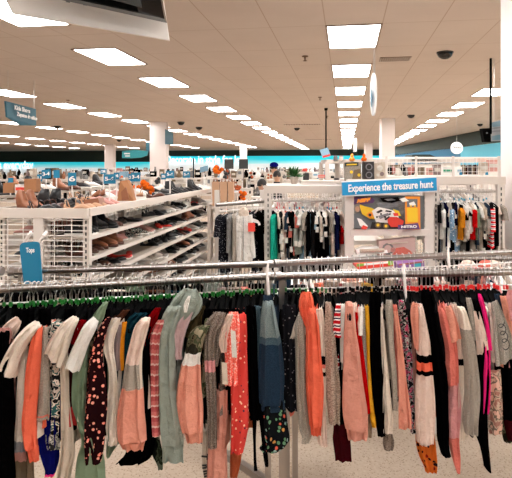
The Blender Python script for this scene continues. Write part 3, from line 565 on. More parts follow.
t = G('hoodie', 'bright coral orange hoodie in the middle of the picture', 'hoodie', 'coral2', 318, [(308, 309, 315), (318, 306.5, 317.5), (335, 306, 320), (360, 305.5, 322), (385, 306, 323.5), (410, 307.5, 323), (424, 309, 322)], -1.7, hem=400,
  parts=[('hood', 'coral2', [(292, 302, 311), (298, 300, 313), (306, 299, 314), (316, 301, 314), (326, 305, 314), (334, 308, 315)], .006, None), ('cuff', 'coral2', [(423, 310, 321.5), (430, 310.5, 321), (435, 311, 321)], 0, None)], thick=.03)
G('sweatshirt', 'cream sweatshirt with two thin black stripes right behind the bright coral hoodie', 'sweatshirt', 'cream', 322, [(309, 316, 323), (330, 318, 325), (357, 320, 326), (380, 320, 326), (410, 318, 326), (437, 317, 327), (446, 322, 326)], -.5, bands=[(357, 362, 'black'), (370, 375, 'black'), (363, 369, 'salmon'), (400, 460, 'palepink')])
G('knit_sweater', 'warm beige flecked knit top right of the bright coral hoodie', 'top', 'heatherwarm', 330, [(302, 325, 331), (315, 325, 333), (345, 324, 336), (380, 325, 339.5), (405, 327, 340), (424, 331, 338)], -.8)
G('trousers', 'black trousers ending in a dark burgundy hem under the flecked knit top', 'trousers', 'black', 338, [(330, 331, 343), (380, 331, 345), (420, 333, 346), (440, 333, 350), (460, 335, 352)], .2, bands=[(424, 470, 'burgundy')])
G('striped_shirt', 'small red and white striped top beside the peach hoodie', 'top', 'redstripe', 340, [(304, 336, 341), (315, 334, 341), (328, 332.5, 341), (337, 336, 341)], -1, hem=360)
G('t_shirt', 'thin white top between the striped top and the peach hoodie', 'top', 'white', 344, [(304, 340, 345), (320, 340, 345), (345, 340, 345), (362, 341, 344)], -.9)
t = G('sweatshirt', 'long dusty peach sweatshirt with wide sleeve, just right of centre', 'sweatshirt', 'peach2', 350, [(302, 346, 352), (312, 345, 353), (330, 344, 356), (355, 343, 360), (385, 342, 364), (410, 342.5, 367), (428, 345, 368.5)], -1.6, hem=415,
  parts=[('cuff', 'peach2', [(427, 345.5, 368), (433, 347, 368), (439, 348, 367.5)], 0, None), ('hair_band', 'charcoal', [(313, 347, 352), (318, 347, 352), (320, 347.5, 352)], -.024, None)], thick=.028)
G('t_shirt', 'narrow brown and pink top right behind the dusty peach sweatshirt', 'top', 'palepink', 354, [(303, 352, 357), (315, 352, 357), (330, 353, 357)], -.9, hem=360)
G('long_sleeved_shirt', 'bright red long-sleeved top right of the dusty peach sweatshirt', 'top', 'red', 358, [(312, 355, 358), (330, 356, 361), (360, 359, 364.5), (395, 363, 369), (413, 366, 370)], -1.2)
G('t_shirt', 'small white t-shirt right of the bright red top', 't-shirt', 'white', 361, [(307, 358, 363), (320, 357, 363), (335, 359, 362)], -1.3, hem=350)
G('long_sleeved_shirt', 'thin beige top between the red and yellow tops', 'top', 'greyknit', 363, [(310, 361, 365), (340, 362, 366), (380, 364, 368), (402, 366, 369)], -.9)
G('long_sleeved_shirt', 'mustard yellow long-sleeved top hanging in the middle of the right rail', 'top', 'yellow', 366, [(306, 365, 368.5), (330, 366, 369.5), (360, 367, 370), (390, 368, 372), (415, 370, 375), (427, 373, 375)], -1.1)
G('leggings', 'beige leg hanging lowest beneath the yellow top', 'leggings', 'tan', 368, [(380, 368, 374), (420, 368, 372), (437, 369, 371)], .3)
G('long_sleeved_shirt', 'long solid black top directly right of the yellow top', 'top', 'black', 376, [(292, 370, 381), (320, 369, 382), (360, 369, 383), (400, 371, 384), (420, 375, 384), (436, 380, 383)], -1.1)
G('long_sleeved_shirt', 'long white sleeve ending in a brown knit end, right of the solid black top', 'top', 'cream', 382, [(307, 378, 382), (330, 379.5, 384), (370, 382, 388), (400, 382.5, 391), (420, 383, 393), (433, 383, 393)], -1.2)
G('knit_sock', 'brown flecked knit cuff poking out below the long white sleeve', 'top', 'heatherbrown', 388, [(400, 385, 391), (430, 385, 392), (440, 383.5, 393.5), (446, 383.5, 393.5), (450, 386, 391)], .2)
G('knit_sweater', 'taupe flecked knit top right of the long white sleeve', 'top', 'heathergrey', 388, [(300, 386, 392), (315, 386, 393), (345, 388, 394), (380, 391, 397), (410, 393, 397)], -.9, bmat='heatherwarm')
G('long_sleeved_shirt', 'salmon pink long top left of the black and white patterned one', 'top', 'salmon', 394, [(305, 393, 397), (320, 394.5, 399), (350, 397, 403), (385, 398, 407), (415, 398, 411), (428, 398, 411.5)], -1.3, bands=[(310, 440, 'peach')])
G('patterned_shirt', 'black, white and pink squiggle patterned dress right of the salmon top', 'dress', 'blackwhite', 402, [(300, 398, 404), (315, 399, 407), (340, 402, 411), (380, 405, 413), (410, 408, 416), (433, 411, 417)], -.8)
G('t_shirt', 'peach t-shirt with folded sleeve left of the black-striped cream sweatshirt', 't-shirt', 'peach', 412, [(412,302,419,304),(410,312,421,314),(412,330,421,332),(414,347,420.5,354)], -1.7, hem=430, bmat='peach2')
G('sweatshirt', 'cream sweatshirt with black and coral stripes around the sleeve', 'sweatshirt', 'palepink', 414, [(304, 416, 422), (318, 417, 425), (340, 417, 429), (355, 416.5, 430), (375, 416, 432), (400, 415, 434), (425, 415, 434), (441, 417, 433)], -1.3,
  bands=[(353, 359, 'black'), (359.5, 367, 'coral2'), (367.5, 374, 'black')], parts=[('underside_cuff', 'palepink', [(439, 418, 432), (445, 420, 430)], 0, None)], thick=.03)
G('flowered_shirt', 'orange blouse with dark flowers hanging lowest under the striped cream sweatshirt', 'blouse', 'orangefloral', 422, [(430, 415, 434), (445, 416, 436), (456, 419, 437), (466, 424, 437), (472, 426, 436)], .2)
G('long_sleeved_shirt', 'long black jacket right of the striped cream sweatshirt', 'jacket', 'black', 426, [(290, 422, 430), (312, 423, 434), (340, 428, 440), (380, 434, 447), (420, 437, 448), (440, 438, 448), (454, 444, 447)], -1.4, thick=.03)
G('t_shirt', 'black t-shirt with yellowish piping between black jacket and coral tops', 't-shirt', 'charcoal', 436, [(312, 433, 439), (325, 435, 444), (345, 437, 447), (360, 440, 447)], -.9, bands=[(324, 326, 'mustard')])
G('t_shirt', 'coral t-shirt right of the long black jacket, first of the coral ones', 't-shirt', 'salmon', 438, [(308, 438, 443), (320, 440, 449), (345, 445, 455), (365, 446, 457), (385, 448, 456)], -1.7, hem=400)
G('dress', 'long coral and pink sheer dress with the lowest pointed hem at right', 'dress', 'salmon', 441, [(312, 443, 449), (340, 448, 456), (380, 449, 459), (410, 448, 460), (440, 449, 459), (460, 453, 460), (473, 457, 460)], -1.2, bands=[(385, 436, 'pinkc'), (436, 480, 'salmon')])
G('t_shirt', 'pale peach t-shirt right of the coral t-shirt', 't-shirt', 'peach', 444, [(445,307,451,305),(447,320,456,318),(450,343,460.5,338)], -1.9, hem=420, bmat='pinkc')
G('long_sleeved_shirt', 'cream and peach sleeve with a black band, left of the beige sweatshirt', 'top', 'palepink', 447, [(304, 451, 456), (320, 453, 460), (350, 457, 463), (375, 458, 464), (420, 458, 465), (441, 459, 465)], -1.2, bands=[(358, 364, 'black'), (364, 460, 'cream')])
G('sweatshirt', 'large beige sweatshirt with cream shoulder in the right rail', 'sweatshirt', 'heathergrey', 450, [(307, 457, 464), (320, 459, 468), (345, 462, 474), (375, 464, 478), (400, 464, 479), (420, 463, 478), (432, 466, 475)], -1.5, bands=[(300, 330, 'cream')], thick=.03)
G('long_sleeved_shirt', 'thin grey heather sleeve beside the big beige sweatshirt', 'top', 'greyknit', 460, [(298, 466, 471), (310, 468, 474), (325, 471, 476), (340, 474, 477)], -1.6, bmat='charcoal')
G('long_sleeved_shirt', 'long black jacket with pointed hem right of the big beige sweatshirt', 'jacket', 'black', 464, [(300, 471, 478), (330, 474, 484), (360, 476, 488), (400, 474, 487), (430, 475, 487), (450, 482, 488), (469, 486, 489)], -1.1, thick=.03)
G('t_shirt', 'pale peach t-shirt with short flared sleeve at right', 't-shirt', 'palepink', 468, [(473,311,479,311),(475,325,483,323),(476,340,487,337),(477,355,488.5,348)], -2.0, hem=385, bmat='peach')
G('long_sleeved_shirt', 'hot pink long-sleeved top at the right', 'top', 'hotpink', 471, [(294, 478, 481), (305, 480, 485), (325, 484, 489), (350, 488, 492)], -1.9, bmat='charcoal')
G('leggings', 'hot pink trouser leg showing under the black tops at right', 'leggings', 'hotpink', 472, [(345, 484, 490), (380, 483, 491), (400, 482.5, 490), (413, 482, 489)], -2.0)
G('long_sleeved_shirt', 'off-white narrow sleeve left of the grey script t-shirt', 'top', 'cream', 478, [(303, 488, 491), (320, 490, 494), (345, 491, 496), (362, 492, 496)], -1.6)
t = G('t_shirt', 'grey heather t-shirt with black looping script at the right edge', 't-shirt', 'greyknit', 478, [(491,303,497,300),(493,318,503,314),(494,340,510,335),(495,366,513,357)], -2.1, hem=400)
b = MB(); pts = []
for k in range(50):
    f = k/49; pts.append(W(501+6*f+3.2*math.cos(f*22), 322+26*f+3.5*math.sin(f*22), 1.96))
b.tube(pts, .0016, 'textblack', 5); b.build('script_print', t)
G('camouflage_trousers', 'pink camouflage trousers low at the right edge', 'trousers', 'camopink', 484, [(370, 490, 501), (390, 490, 502), (415, 489, 503), (431, 489, 502), (434, 491, 500)], -1.9)
G('long_sleeved_shirt', 'dark slate blue top at the right edge behind the peach one', 'top', 'slate', 484, [(294, 494, 500), (310, 497, 505), (335, 501, 510), (350, 503, 512)], -1.4)
G('long_sleeved_shirt', 'peach long-sleeved top at the right edge, above the dark slate one', 'top', 'peach', 488, [(296, 500, 507), (305, 502, 511), (320, 505, 514), (345, 509, 520)], -1.9)
G('t_shirt', 'rosy pink top cut off by the right edge', 'top', 'pinkc', 494, [(290, 508, 514), (300, 506, 520), (312, 507, 524), (320, 510, 522)], -2.1)
G('long_sleeved_shirt', 'black top with burgundy hem cut off by the right edge', 'top', 'black', 496, [(340, 503, 518), (370, 500, 522), (400, 500, 524), (425, 504, 524), (440, 508, 524)], -.9, bands=[(418, 450, 'burgundy')])
G('flowered_shirt', 'brown and green printed blouse low at the right edge', 'blouse', 'camogreen', 494, [(400, 498, 510), (425, 500, 512), (436, 503, 514), (442, 506, 512)], -.2)
# black tops added between the brighter garments to darken the gaps
def filler(x, P=AP):
    y1 = rnd.uniform(380, 404)+(40 if x < 70 else (28 if x < 250 else 0)); k = (x-256)/256
    return G('filler_shirt', 'plain black top added to darken the gaps between garments on the near rails', 'top', rnd.choice(('black', 'black', 'charcoal')), x, [(309, x-6-2*(k < 0), x+4), (335, x-8, x+5), (370, x-8, x+6), (y1, x-7, x+6)], 1.5, hem=y1+6, P=P)
for x in (22, 30, 46, 72, 92, 106, 118, 132, 148, 162, 174, 188, 200, 212, 222, 234, 246, 262, 286, 300, 312, 326, 346, 364, 378, 396, 408, 418, 430, 444, 456, 464, 474, 486, 494, 504): filler(x)['group'] = 'black tops added to darken the near rails'
# extra empty-looking hangers packed between
for x in [4, 11, 19, 27, 33, 43, 55, 60, 70, 78, 82, 95, 103, 109, 121, 129, 136, 145, 153, 157, 168, 184, 193, 207, 218, 231, 251, 258]:
    hang('green', onrail(AP, x), R(90+rnd.uniform(-38, -15)), 'black plastic hanger with green size tag on the near left rail', 'green-tagged hangers')
for x in [298, 310, 316, 334, 342, 352, 357, 370, 374, 386, 392, 399]:
    hang('dark', onrail(AP, x), R(90+rnd.uniform(-12, 12)), 'black plastic hanger with metal hook at the middle of the near right rail', 'plain black hangers')
for x in [406, 411, 416, 421, 434, 440, 446, 453, 462, 469, 480, 489, 498, 507]:
    hang('red', onrail(AP, x), R(90+rnd.uniform(-8, 14)), 'black plastic hanger with red size tag on the near right rail', 'red-tagged hangers')

# ---------------------------------------------------------------- simple garments (rear rails, bays)
names = dict(white='white', cream='cream', palepink='pale pink', pinkc='pink', greyc='grey', charcoal='charcoal', black='black', lilac='lilac', salmon='salmon', peach='peach', navy='navy', aqua='aqua green', lightblue='light blue', red='red', beige='beige',
    sage='sage', slate='slate blue', heathergrey='grey heather', blackdots='black dotted', mustard='mustard', boldred='red and white striped', mint='green', hotpink='hot pink', bluedots='blue dotted', redstripe='red striped', orange='orange', coral2='coral', dustyrose='dusty rose', denimmid='washed denim', brown='brown')
def shirt(H, ang, half, length, mat, label, group, name='shirt', sl=.5, drop=.12, cat='shirt', tagc=None, neck=None, parent_shape=None):
    d = Vector((math.cos(ang), math.sin(ang), 0)); nz = H.z-(neck or .085*half/.165)
    t = thing(name, Vector((H.x, H.y, nz)), label, cat, group); v = Vector((-d.y, d.x, 0)); rs = rnd; ph = rs.uniform(0, 6)
    b = MB(); rings = []; n = 12
    for r in range(6):
        f = r/5; ring = []
        for k in range(n):
            a = 2*math.pi*k/n; u = math.cos(a); zt = nz-.012-.30*half*abs(u); z = zt+(nz-length-zt)*f
            ring.append(Vector((H.x, H.y, z))+d*u*half*(.9+.12*f)+v*((.010+.006*f)*math.sin(a)+.006*f*math.sin(5*u+ph)))
        rings.append(ring)
    b.rings(rings, mat); b.build('body', t)
    for sg in (-1, 1):
        b = MB(); rings = []; p0 = Vector((H.x, H.y, nz-.30*half))+d*sg*half*.86; L = length*sl
        for i in range(5):
            f = i/4; c = p0+d*sg*half*(.10+.22*f)*(1 if sl < .4 else .6)-ZU*(L*f); w = half*(.36-.14*f*(1 if sl > .4 else .3))
            rings.append([c+d*w*math.cos(2*math.pi*q/8)+v*.016*math.sin(2*math.pi*q/8)+ZU*(w*.5*math.cos(2*math.pi*q/8)*(-sg)*(1-f)) for q in range(8)])
        b.rings(rings, mat); b.build('sleeve', t)
    if tagc:
        b = MB(); c = Vector((H.x, H.y, nz-length*tagc))+d*(-half*1.15 if d.y > 0 else half*1.15)+Vector((0, -.02, 0)); b.box(c, (.011, .001, .019), 'paper'); b.build('price_tag', t, smooth=False)
    return t
# rear rails
def rear(x0, x1, n, pal, cap, side):
    for k in range(n):
        px = x0+(x1-x0)*(k+rnd.uniform(.2, .8))/n; H = onrail(BP, px); ang = R(90+rnd.uniform(-22, 8) if side == 'left' else 90+rnd.uniform(-14, 10))
        mt = rnd.choice(pal); lab = '%s top mostly hidden on the rear %s rail' % (names[mt], side)
        shirt(H, ang, .165, rnd.uniform(.42, .54), mt, lab, '%s tops on the rear %s rail' % (names[mt], side), 'shirt', rnd.choice((.3, .8)), cat='top')
        hang(cap, H, ang, {'yellow': 'black hanger with yellow size tag on the rear left rail', 'whiter': 'white plastic hanger on the rear right rail'}[cap], {'yellow': 'yellow-tagged hangers', 'whiter': 'white hangers on the rear right rail'}[cap])
rear(34, 262, 34, ['white', 'palepink', 'cream', 'charcoal', 'lilac', 'white', 'pinkc', 'salmon', 'black', 'cream'], 'yellow', 'left')
rear(-30, 30, 4, ['white', 'black', 'pinkc'], 'yellow', 'left')
rear(276, 512, 38, ['palepink', 'cream', 'black', 'pinkc', 'charcoal', 'white', 'salmon', 'lightblue', 'black', 'coral2', 'slate'], 'whiter', 'right')
# ---------------------------------------------------------------- clothing bays (white frames)
BY = 4.2
def bay(label, x0, x1, Yf, ztop, name='clothing_bay', wire_left=True, depth=.6):
    t = thing(name, (x0, Yf, 0), label, 'display rack')
    for x in (x0, x1):
        for y in (Yf, Yf+depth):
            b = MB(); b.box((x, y, ztop/2), (.026, .02, ztop/2), 'whitemetal'); b.build('post', t, smooth=False)
            b = MB()
            for k in range(36): b.box((x+.0, y-.0215, .1+k*.04), (.004, .0015, .011), 'darkgrey')
            b.build('slot_row', t, smooth=False)
    b = MB(); b.box(((x0+x1)/2, Yf, ztop+.02), ((x1-x0)/2+.03, .03, .028), 'beam'); b.build('top_beam', t, smooth=False)
    b = MB()
    for k in range(13): y = Yf+depth*k/12; b.tube([(x0, y, ztop+.045), (x1, y, ztop+.045)], .003, 'wiremetal', 5)
    for k in range(5): x = x0+(x1-x0)*k/4; b.tube([(x, Yf, ztop+.04), (x, Yf+depth, ztop+.04)], .004, 'wiremetal', 5)
    b.build('top_shelf', t)
    b = MB(); b.box(((x0+x1)/2, Yf+depth, ztop+.02), ((x1-x0)/2+.03, .02, .008), 'beam'); b.build('rear_beam', t, smooth=False)
    b = MB(); b.box(((x0+x1)/2, Yf+depth/2, .10), ((x1-x0)/2, depth/2, .05), 'beam'); b.build('base_deck', t, smooth=False)
    for yy, zz in ((.08, .065), (.24, .20), (.46, .02)): b = MB(); b.tube([(x0, Yf+yy, ztop-zz), (x1, Yf+yy, ztop-zz)], .008, 'whitemetal'); b.build('hang_rail', t)
    b = MB(); n = int((x1-x0)/.08)
    for k in range(n+1): x = x0+(x1-x0)*k/n; b.tube([(x, Yf+depth, .15), (x, Yf+depth, ztop)], .003, 'wiremetal', 5)
    for k in range(16): z = .2+k*(ztop-.25)/15; b.tube([(x0, Yf+depth-.004, z), (x1, Yf+depth-.004, z)], .003, 'wiremetal', 5)
    b.build('wire_back', t)
    for x in ((x0, x1) if wire_left else ()):
        b = MB()
        for k in range(9): b.tube([(x, Yf+depth*k/8, .15), (x, Yf+depth*k/8, ztop)], .003, 'wiremetal', 5)
        for k in range(24): z = .2+k*(ztop-.25)/23; b.tube([(x, Yf, z), (x, Yf+depth, z)], .003, 'wiremetal', 5)
        b.build('wire_side', t)
    return t
def fillbay(x0, x1, y, z, n, pal, capkeys, where, half=.115, L=(.20, .44), tagp=.35):
    for k in range(n):
        x = x0+(x1-x0)*(k+.5+rnd.uniform(-.25, .25))/n; H = Vector((x, y, z)); ang = R(90+rnd.uniform(-34, 30)); mt = rnd.choice(pal)
        shirt(H, ang, half, rnd.uniform(*L), mt, '%s child\'s garment in the %s' % (names[mt], where), '%s garments in the %s' % (names[mt], where), 'childrens_shirt', rnd.choice((.28, .7)), cat='top', tagc=rnd.uniform(.4, 1.0) if rnd.random() < tagp else None)
        c = rnd.choice(capkeys); hang(c, H, ang, {'white': 'small white plastic hanger in a clothing bay', 'whitecap': 'small white hanger with blue size tag in a clothing bay', 'whitered': 'small white hanger with red size tag in a clothing bay'}[c], {'white': 'plain white bay hangers', 'whitecap': 'blue-tagged white bay hangers', 'whitered': 'red-tagged white bay hangers'}[c])
ox = lambda px, Y: (px-CX)/F*Y
c1 = bay('white-framed clothing bay of small children\'s clothes left of the treasure hunt sign', ox(268, BY), ox(346, BY), BY, 1.475)
x0, x1 = ox(274, BY), ox(343, BY)
fillbay(x0, x1, BY+.46, 1.455, 22, ['white', 'palepink', 'cream', 'white', 'pinkc'], ['white'], 'far row of the bay left of the blue sign', L=(.3,.4), tagp=0)
fillbay(x0, x1, BY+.08, 1.41, 36, ['white', 'cream', 'greyc', 'white', 'palepink', 'charcoal', 'sage', 'heathergrey', 'cream', 'black', 'slate', 'black', 'charcoal', 'black', 'salmon', 'lightblue', 'beige'], ['white', 'white', 'white', 'whitecap', 'whitered'], 'bay left of the blue sign')
fillbay(x0, x1, BY+.24, 1.275, 30, ['black', 'charcoal', 'greyc', 'white', 'navy', 'black'], ['white'], 'back row of the bay left of the blue sign', L=(.42, .52), tagp=.1)
shirt(Vector((x0+.02, BY+.02, 1.385)), R(70), .10, .34, 'aqua', 'aqua green cardigan at the left end of the bay beside the wire side', None, 'cardigan', .9)
shirt(Vector((x1-.07, BY+.03, 1.39)), R(100), .10, .30, 'navy', 'navy blue cardigan near the right end of the bay left of the treasure hunt sign', None, 'cardigan', .8)
shirt(Vector((x1-.01, BY-.0, 1.27)), R(90), .05, .14, 'red', 'small red top at the lower right end of the bay beside the toy shelf', None, 'childrens_shirt', .3)
c2 = bay('white-framed open clothing bay between the treasure hunt sign and the big right pillar', ox(435, BY), ox(500, BY), BY, 1.54)
x0, x1 = ox(438, BY), ox(497, BY)
fillbay(x0, x1, BY+.46, 1.52, 20, ['white', 'palepink', 'cream', 'white', 'greyc'], ['white'], 'far row of the bay by the right pillar', L=(.3,.4), tagp=0)
fillbay(x0, x1, BY+.08, 1.475, 34, ['white', 'black', 'greyc', 'charcoal', 'cream', 'heathergrey', 'slate', 'black', 'beige', 'bluedots', 'navy', 'white'], ['white', 'white', 'whitecap', 'white'], 'bay by the right pillar')
fillbay(x0, x1, BY+.24, 1.34, 26, ['black', 'charcoal', 'greyc', 'navy', 'black'], ['white'], 'back row of the bay by the right pillar', L=(.42, .52), tagp=.1)
for px, y, mt, l in ((441, 0, 'white', 'short white top at the left front of the right bay'), (451, -.02, 'bluedots', 'pale blue dotted top second from the left front of the right bay'), (471, -.02, 'red', 'bright red top in the middle of the right bay'), (476, -.02, 'mint', 'green top in the middle of the right bay, beside the red one'), (491, -.02, 'boldred', 'red, white and navy striped top in the right bay'), (459, -.02, 'mustard', 'mustard trimmed top left of centre in the right bay')):
    shirt(Vector((ox(px, BY), BY+.03+y, 1.43)), R(84+rnd.uniform(-8, 8)), .10, .24 if mt != 'boldred' else .30, mt, l, None, 'childrens_shirt', .5)
# round rail with coat to the left
rr = thing('clothes_rack', (ox(219, 4.1), 4.1, 0), 'white-posted steel clothes rail with the ivory coat, left of the children\'s bay', 'clothes rack')
b = MB(); b.tube([W(216, 205, 4.05), W(264, 201, 4.25)], .014, 'steel', 10); b.tube([W(216, 212, 4.3), W(264, 208, 4.5)], .010, 'whitemetal', 8); b.build('rail', rr)
for px, Y in ((217, 4.3), (262, 4.6)):
    b = MB(); p = W(px, 190, Y); b.bar((p.x, Y, 0), (p.x, Y, p.z-.0), .035, 'whitemetal'); b.build('post', rr, smooth=False)
def coat(H, lab):
    t = thing('coat', H-ZU*.06, lab, 'coat'); z = H.z-.045
    def ell(c, a, b_, ph=0, n=20, amp=0): return [c+Vector((a*math.cos(2*math.pi*q/n), (b_+amp*math.sin(q*2.1+ph))*math.sin(2*math.pi*q/n)+amp*.5*math.cos(q*1.7+ph), 0)) for q in range(n)]
    b = MB(); b.rings([ell(Vector((H.x, H.y, z-dz)), a, .035, 1, 20, .008 if dz > .05 else 0) for dz, a in ((0, .018), (.02, .030), (.045, .046), (.10, .050), (.18, .047), (.26, .052), (.33, .058), (.37, .060))], 'white'); b.build('body', t)
    for sg in (-1, 1):
        b = MB(); b.rings([[Vector((H.x+sg*(.040+.030*f), H.y-.01, z-.035-.30*f))+Vector(((.021-.006*f)*math.cos(.63*q), (.022-.006*f)*math.sin(.63*q), .004*sg*math.cos(.63*q))) for q in range(10)] for f in (0, .15, .35, .55, .8, 1)], 'white'); b.build('sleeve', t)
    b = MB(); b.rings([ell(Vector((H.x, H.y-.01, z+dz)), a, .03, 2) for dz, a in ((-.04, .036), (-.015, .038), (.01, .026), (.02, .012))], 'cream'); b.build('hood', t)
    b = MB(); b.box((H.x-.002, H.y-.045, z-.2), (.0015, .004, .15), 'greyc'); b.build('zip', t, smooth=False)
    b = MB(); b.box((H.x+.055, H.y-.06, z-.115), (.024, .004, .030), 'boxred'); b.build('cloth_tag', t, smooth=False)
    b = MB(); b.box((H.x+.045, H.y-.06, z-.35), (.017, .002, .032), 'paper'); b.build('price_tag', t, smooth=False)
    hang('white', H, 0, 'small white plastic hanger on the short coat rail', 'white hangers on the short coat rail')
def rrH(px): 
    k = (px-216)/48; return W(px, 205-4*k, 4.05+.2*k)
for px, ang, half, L, mt, lab, sl in ((226, 60, .10, .46, 'blackdots', 'black dotted dress at the left end of the short coat rail', .3), (233, 75, .10, .36, 'greyc', 'grey cardigan between the dotted dress and the ivory coat', .7), (237, 80, .10, .44, 'heathergrey', 'grey heather jacket just left of the ivory coat', .7),
    (244, 4, .075, .42, 'white', 'ivory coat facing forward on the short rail left of the children\'s bay', .85), (252, 70, .10, .38, 'charcoal', 'charcoal top right behind the ivory coat', .5), (257, 65, .10, .46, 'blackdots', 'black dotted long top right of the ivory coat', .3), (261, 80, .10, .42, 'black', 'black top at the right end of the short coat rail', .4)):
    H = rrH(px); 
    if mt == 'white': H = H+Vector((0, -.10, 0))
    if mt == 'white': coat(H, lab); continue
    shirt(H, R(ang), half, L, mt, lab, None, 'coat' if 'coat f' in lab else 'shirt', sl, cat='coat' if 'coat f' in lab else 'top'); hang('white', H, R(ang), 'small white plastic hanger in a clothing bay' if 0 else 'small white plastic hanger on the short coat rail', 'white hangers on the short coat rail')


# ---------------------------------------------------------------- toy shelf with blue sign
TY = 4.0
t = thing('toy_shelf', (ox(390, TY), TY, 0), 'white slotted-post toy shelf under the blue treasure hunt sign', 'shelf')
for px in (349, 428.5):
    b = MB(); b.box((ox(px, TY), TY, .76), (.030, .02, .76), 'whitemetal'); b.build('post', t, smooth=False)
for px in (352.5, 425):
    b = MB()
    for k in range(34): b.box((ox(px, TY), TY+.0, .15+k*.04), (.010, .012, .012), 'beam')
    b.build('slotted_strip', t, smooth=False)
for y in (232, 262):
    b = MB(); z = W(0, y, TY).z; b.box((ox(389, TY), TY+.16, z), (.272, .19, .014), 'whitemetal'); b.box((ox(389, TY), TY-.025, z), (.272, .006, .022), 'whitemetal'); b.build('shelf_board', t, smooth=False)
b = MB(); b.box((ox(389, TY), TY+.16, W(0, 181, TY).z), (.29, .2, .012), 'whitemetal'); b.build('top_board', t, smooth=False)
s = thing('aisle_sign', W(390, 196, 3.93), 'bright blue sign reading Experience the treasure hunt', 'sign')
b = MB(); b.plate([W(342, 182.5, 3.93), W(436.5, 177.5, 3.93), W(437, 190.5, 3.93), W(342.5, 195.5, 3.93)], (0, 1, 0), .02, 'signcyan'); b.build('panel', s, smooth=False)
b = MB(); b.plate([W(342, 181.3, 3.935), W(436.5, 176.3, 3.935), W(436.5, 177.5, 3.935), W(342, 182.5, 3.935)], (0, 1, 0), .03, 'boxwhite'); b.plate([W(342.5, 195.5, 3.935), W(437, 190.5, 3.935), W(437, 191.8, 3.935), W(342.5, 196.8, 3.935)], (0, 1, 0), .03, 'boxwhite'); b.build('edge_rail', s, smooth=False)
text('Experience the treasure hunt', .07, 'textwhite', W(390.5, 186.6, 3.925), XR+ZU*.052, ZU, 'lettering', s, width=.575, bold=.0016)
# toy box
def art(t, Y, items):
    for i, (m_, pts) in enumerate(items):
        b = MB(); b.plate([W(x, y, Y-.002*(i+1)) for x, y in pts], (0, 1, 0), .0015, m_); b.build('printed_panel', t, smooth=False)
def circ(cx, cy, r, n=10, ry=None): return [(cx+r*math.cos(2*math.pi*k/n), cy+(ry or r)*math.sin(2*math.pi*k/n)) for k in range(n)]
t = thing('toy_box', W(388, 229, 3.98), 'wide toy box with yellow and white toy cars and an orange side panel', 'toy box')
b = MB(); b.box((W(387.5, 0, 4.06).x, 4.06, (W(0, 196, 3.98).z+W(0, 229.8, 3.98).z)/2), (.235, .07, (W(0, 196, 3.98).z-W(0, 229.8, 3.98).z)/2), 'boxgrey'); b.build('carton', t, smooth=False)
art(t, 3.985, [('boxpurple', [(354, 197), (371, 197), (375, 200), (373, 203), (354, 205)]), ('greytag', [(376, 203), (404, 200), (405, 206), (380, 209)]), ('boxyellow', [(359, 204), (364, 206), (372, 208), (380, 213), (379, 219), (370, 219), (362, 214)]),
   ('shoegrey', [(354, 205), (360, 203), (359, 212), (354, 214)]), ('charcoal', [(380, 198), (398, 197), (403, 200), (392, 203), (383, 202)]), ('greytag', [(384, 199), (392, 198.4), (396, 200), (388, 201)]), ('greyc', [(398, 204), (405, 206), (405, 222), (400, 214)]), ('boxblack', [(372, 222), (405, 224), (405, 229), (370, 229)]),
   ('boxorange', circ(370, 215, 3)), ('boxblack', circ(370, 215, 1.5)), ('boxwhite', [(372, 211), (378, 207), (388, 209), (398, 212), (399, 221), (388, 223), (376, 222)]), ('boxred', [(387, 217), (397, 217), (404, 221), (402, 227), (391, 227), (388, 223)]),
   ('boxyellow', [(393, 209), (399, 211), (401, 216), (396, 215)]), ('boxbrown', circ(378, 225, 3.2)), ('boxbrown', circ(386, 226, 3.0)), ('boxyellow', circ(378, 225, 1.5)), ('boxyellow', circ(386, 226, 1.4)),
   ('skin', circ(357.5, 209, 2.2, 10, 3)), ('boxgrey', [(354, 214), (360, 213), (364, 221), (363, 228), (354, 228)]), ('boxwhite', [(357, 218), (361, 219), (368, 226), (366, 229), (360, 226)]), ('boxred', [(363, 225), (368, 227), (366, 229.5), (361, 229)]),
   ('boxorange', [(405, 196.5), (420, 196.5), (420.5, 229.5), (405.5, 229.5)]), ('boxgrey', [(407, 199), (417.5, 199), (417.5, 207), (407, 207)]), ('boxyellow', [(407, 208), (417.5, 208), (418, 222), (407.5, 222)]), ('boxwhite', [(409, 203), (414, 201.5), (416, 205), (410, 206)]),
   ('boxwhite', [(399, 199), (405, 197.5), (409, 201), (403, 202)]), ('boxyellow', circ(411, 206, 1.0)), ('boxyellow', circ(415, 206, 1.0)), ('boxpurple', [(398, 225), (418, 223), (420, 229), (398, 229.5)]), ('boxblack', [(376, 212), (381, 209.5), (383, 211), (378, 213.5)]), ('boxblack', [(386, 210), (392, 211), (391, 212.5), (385, 211.5)]), ('greytag', [(378, 216), (388, 213), (390, 215), (380, 219)]), ('boxblack', [(384, 219), (389, 216), (390, 217), (386, 220.5)]), ('boxred', [(393, 213), (398, 213), (398.5, 216), (394, 216)]), ('boxyellow', [(361, 205.5), (366, 207), (364, 209), (360, 208)]), ('boxblack', circ(381, 214, 1)), ('boxblack', circ(385, 217, 1.2)), ('boxblack', circ(390, 214, .9)), ('boxblack', circ(377, 217, 1))])
text('NERF', .03, 'boxorange', W(363, 200.6, 3.935), XR+ZU*.12, ZU, 'lettering', t, width=.095, bold=.003, shear=.3)
text('NITRO', .022, 'boxwhite', W(409, 226.8, 3.92), XR+ZU*.03, ZU, 'lettering', t, width=.105, bold=.001)
t = thing('tall_carton', W(424, 229, 4.0), 'narrow dark printed carton right of the wide toy box', 'box')
b = MB(); b.box((W(423.5, 0, 4.1).x, 4.1, (W(0, 200, 4).z+W(0, 230, 4).z)/2), (.013, .06, .10), 'boxpurple'); b.build('carton', t, smooth=False)
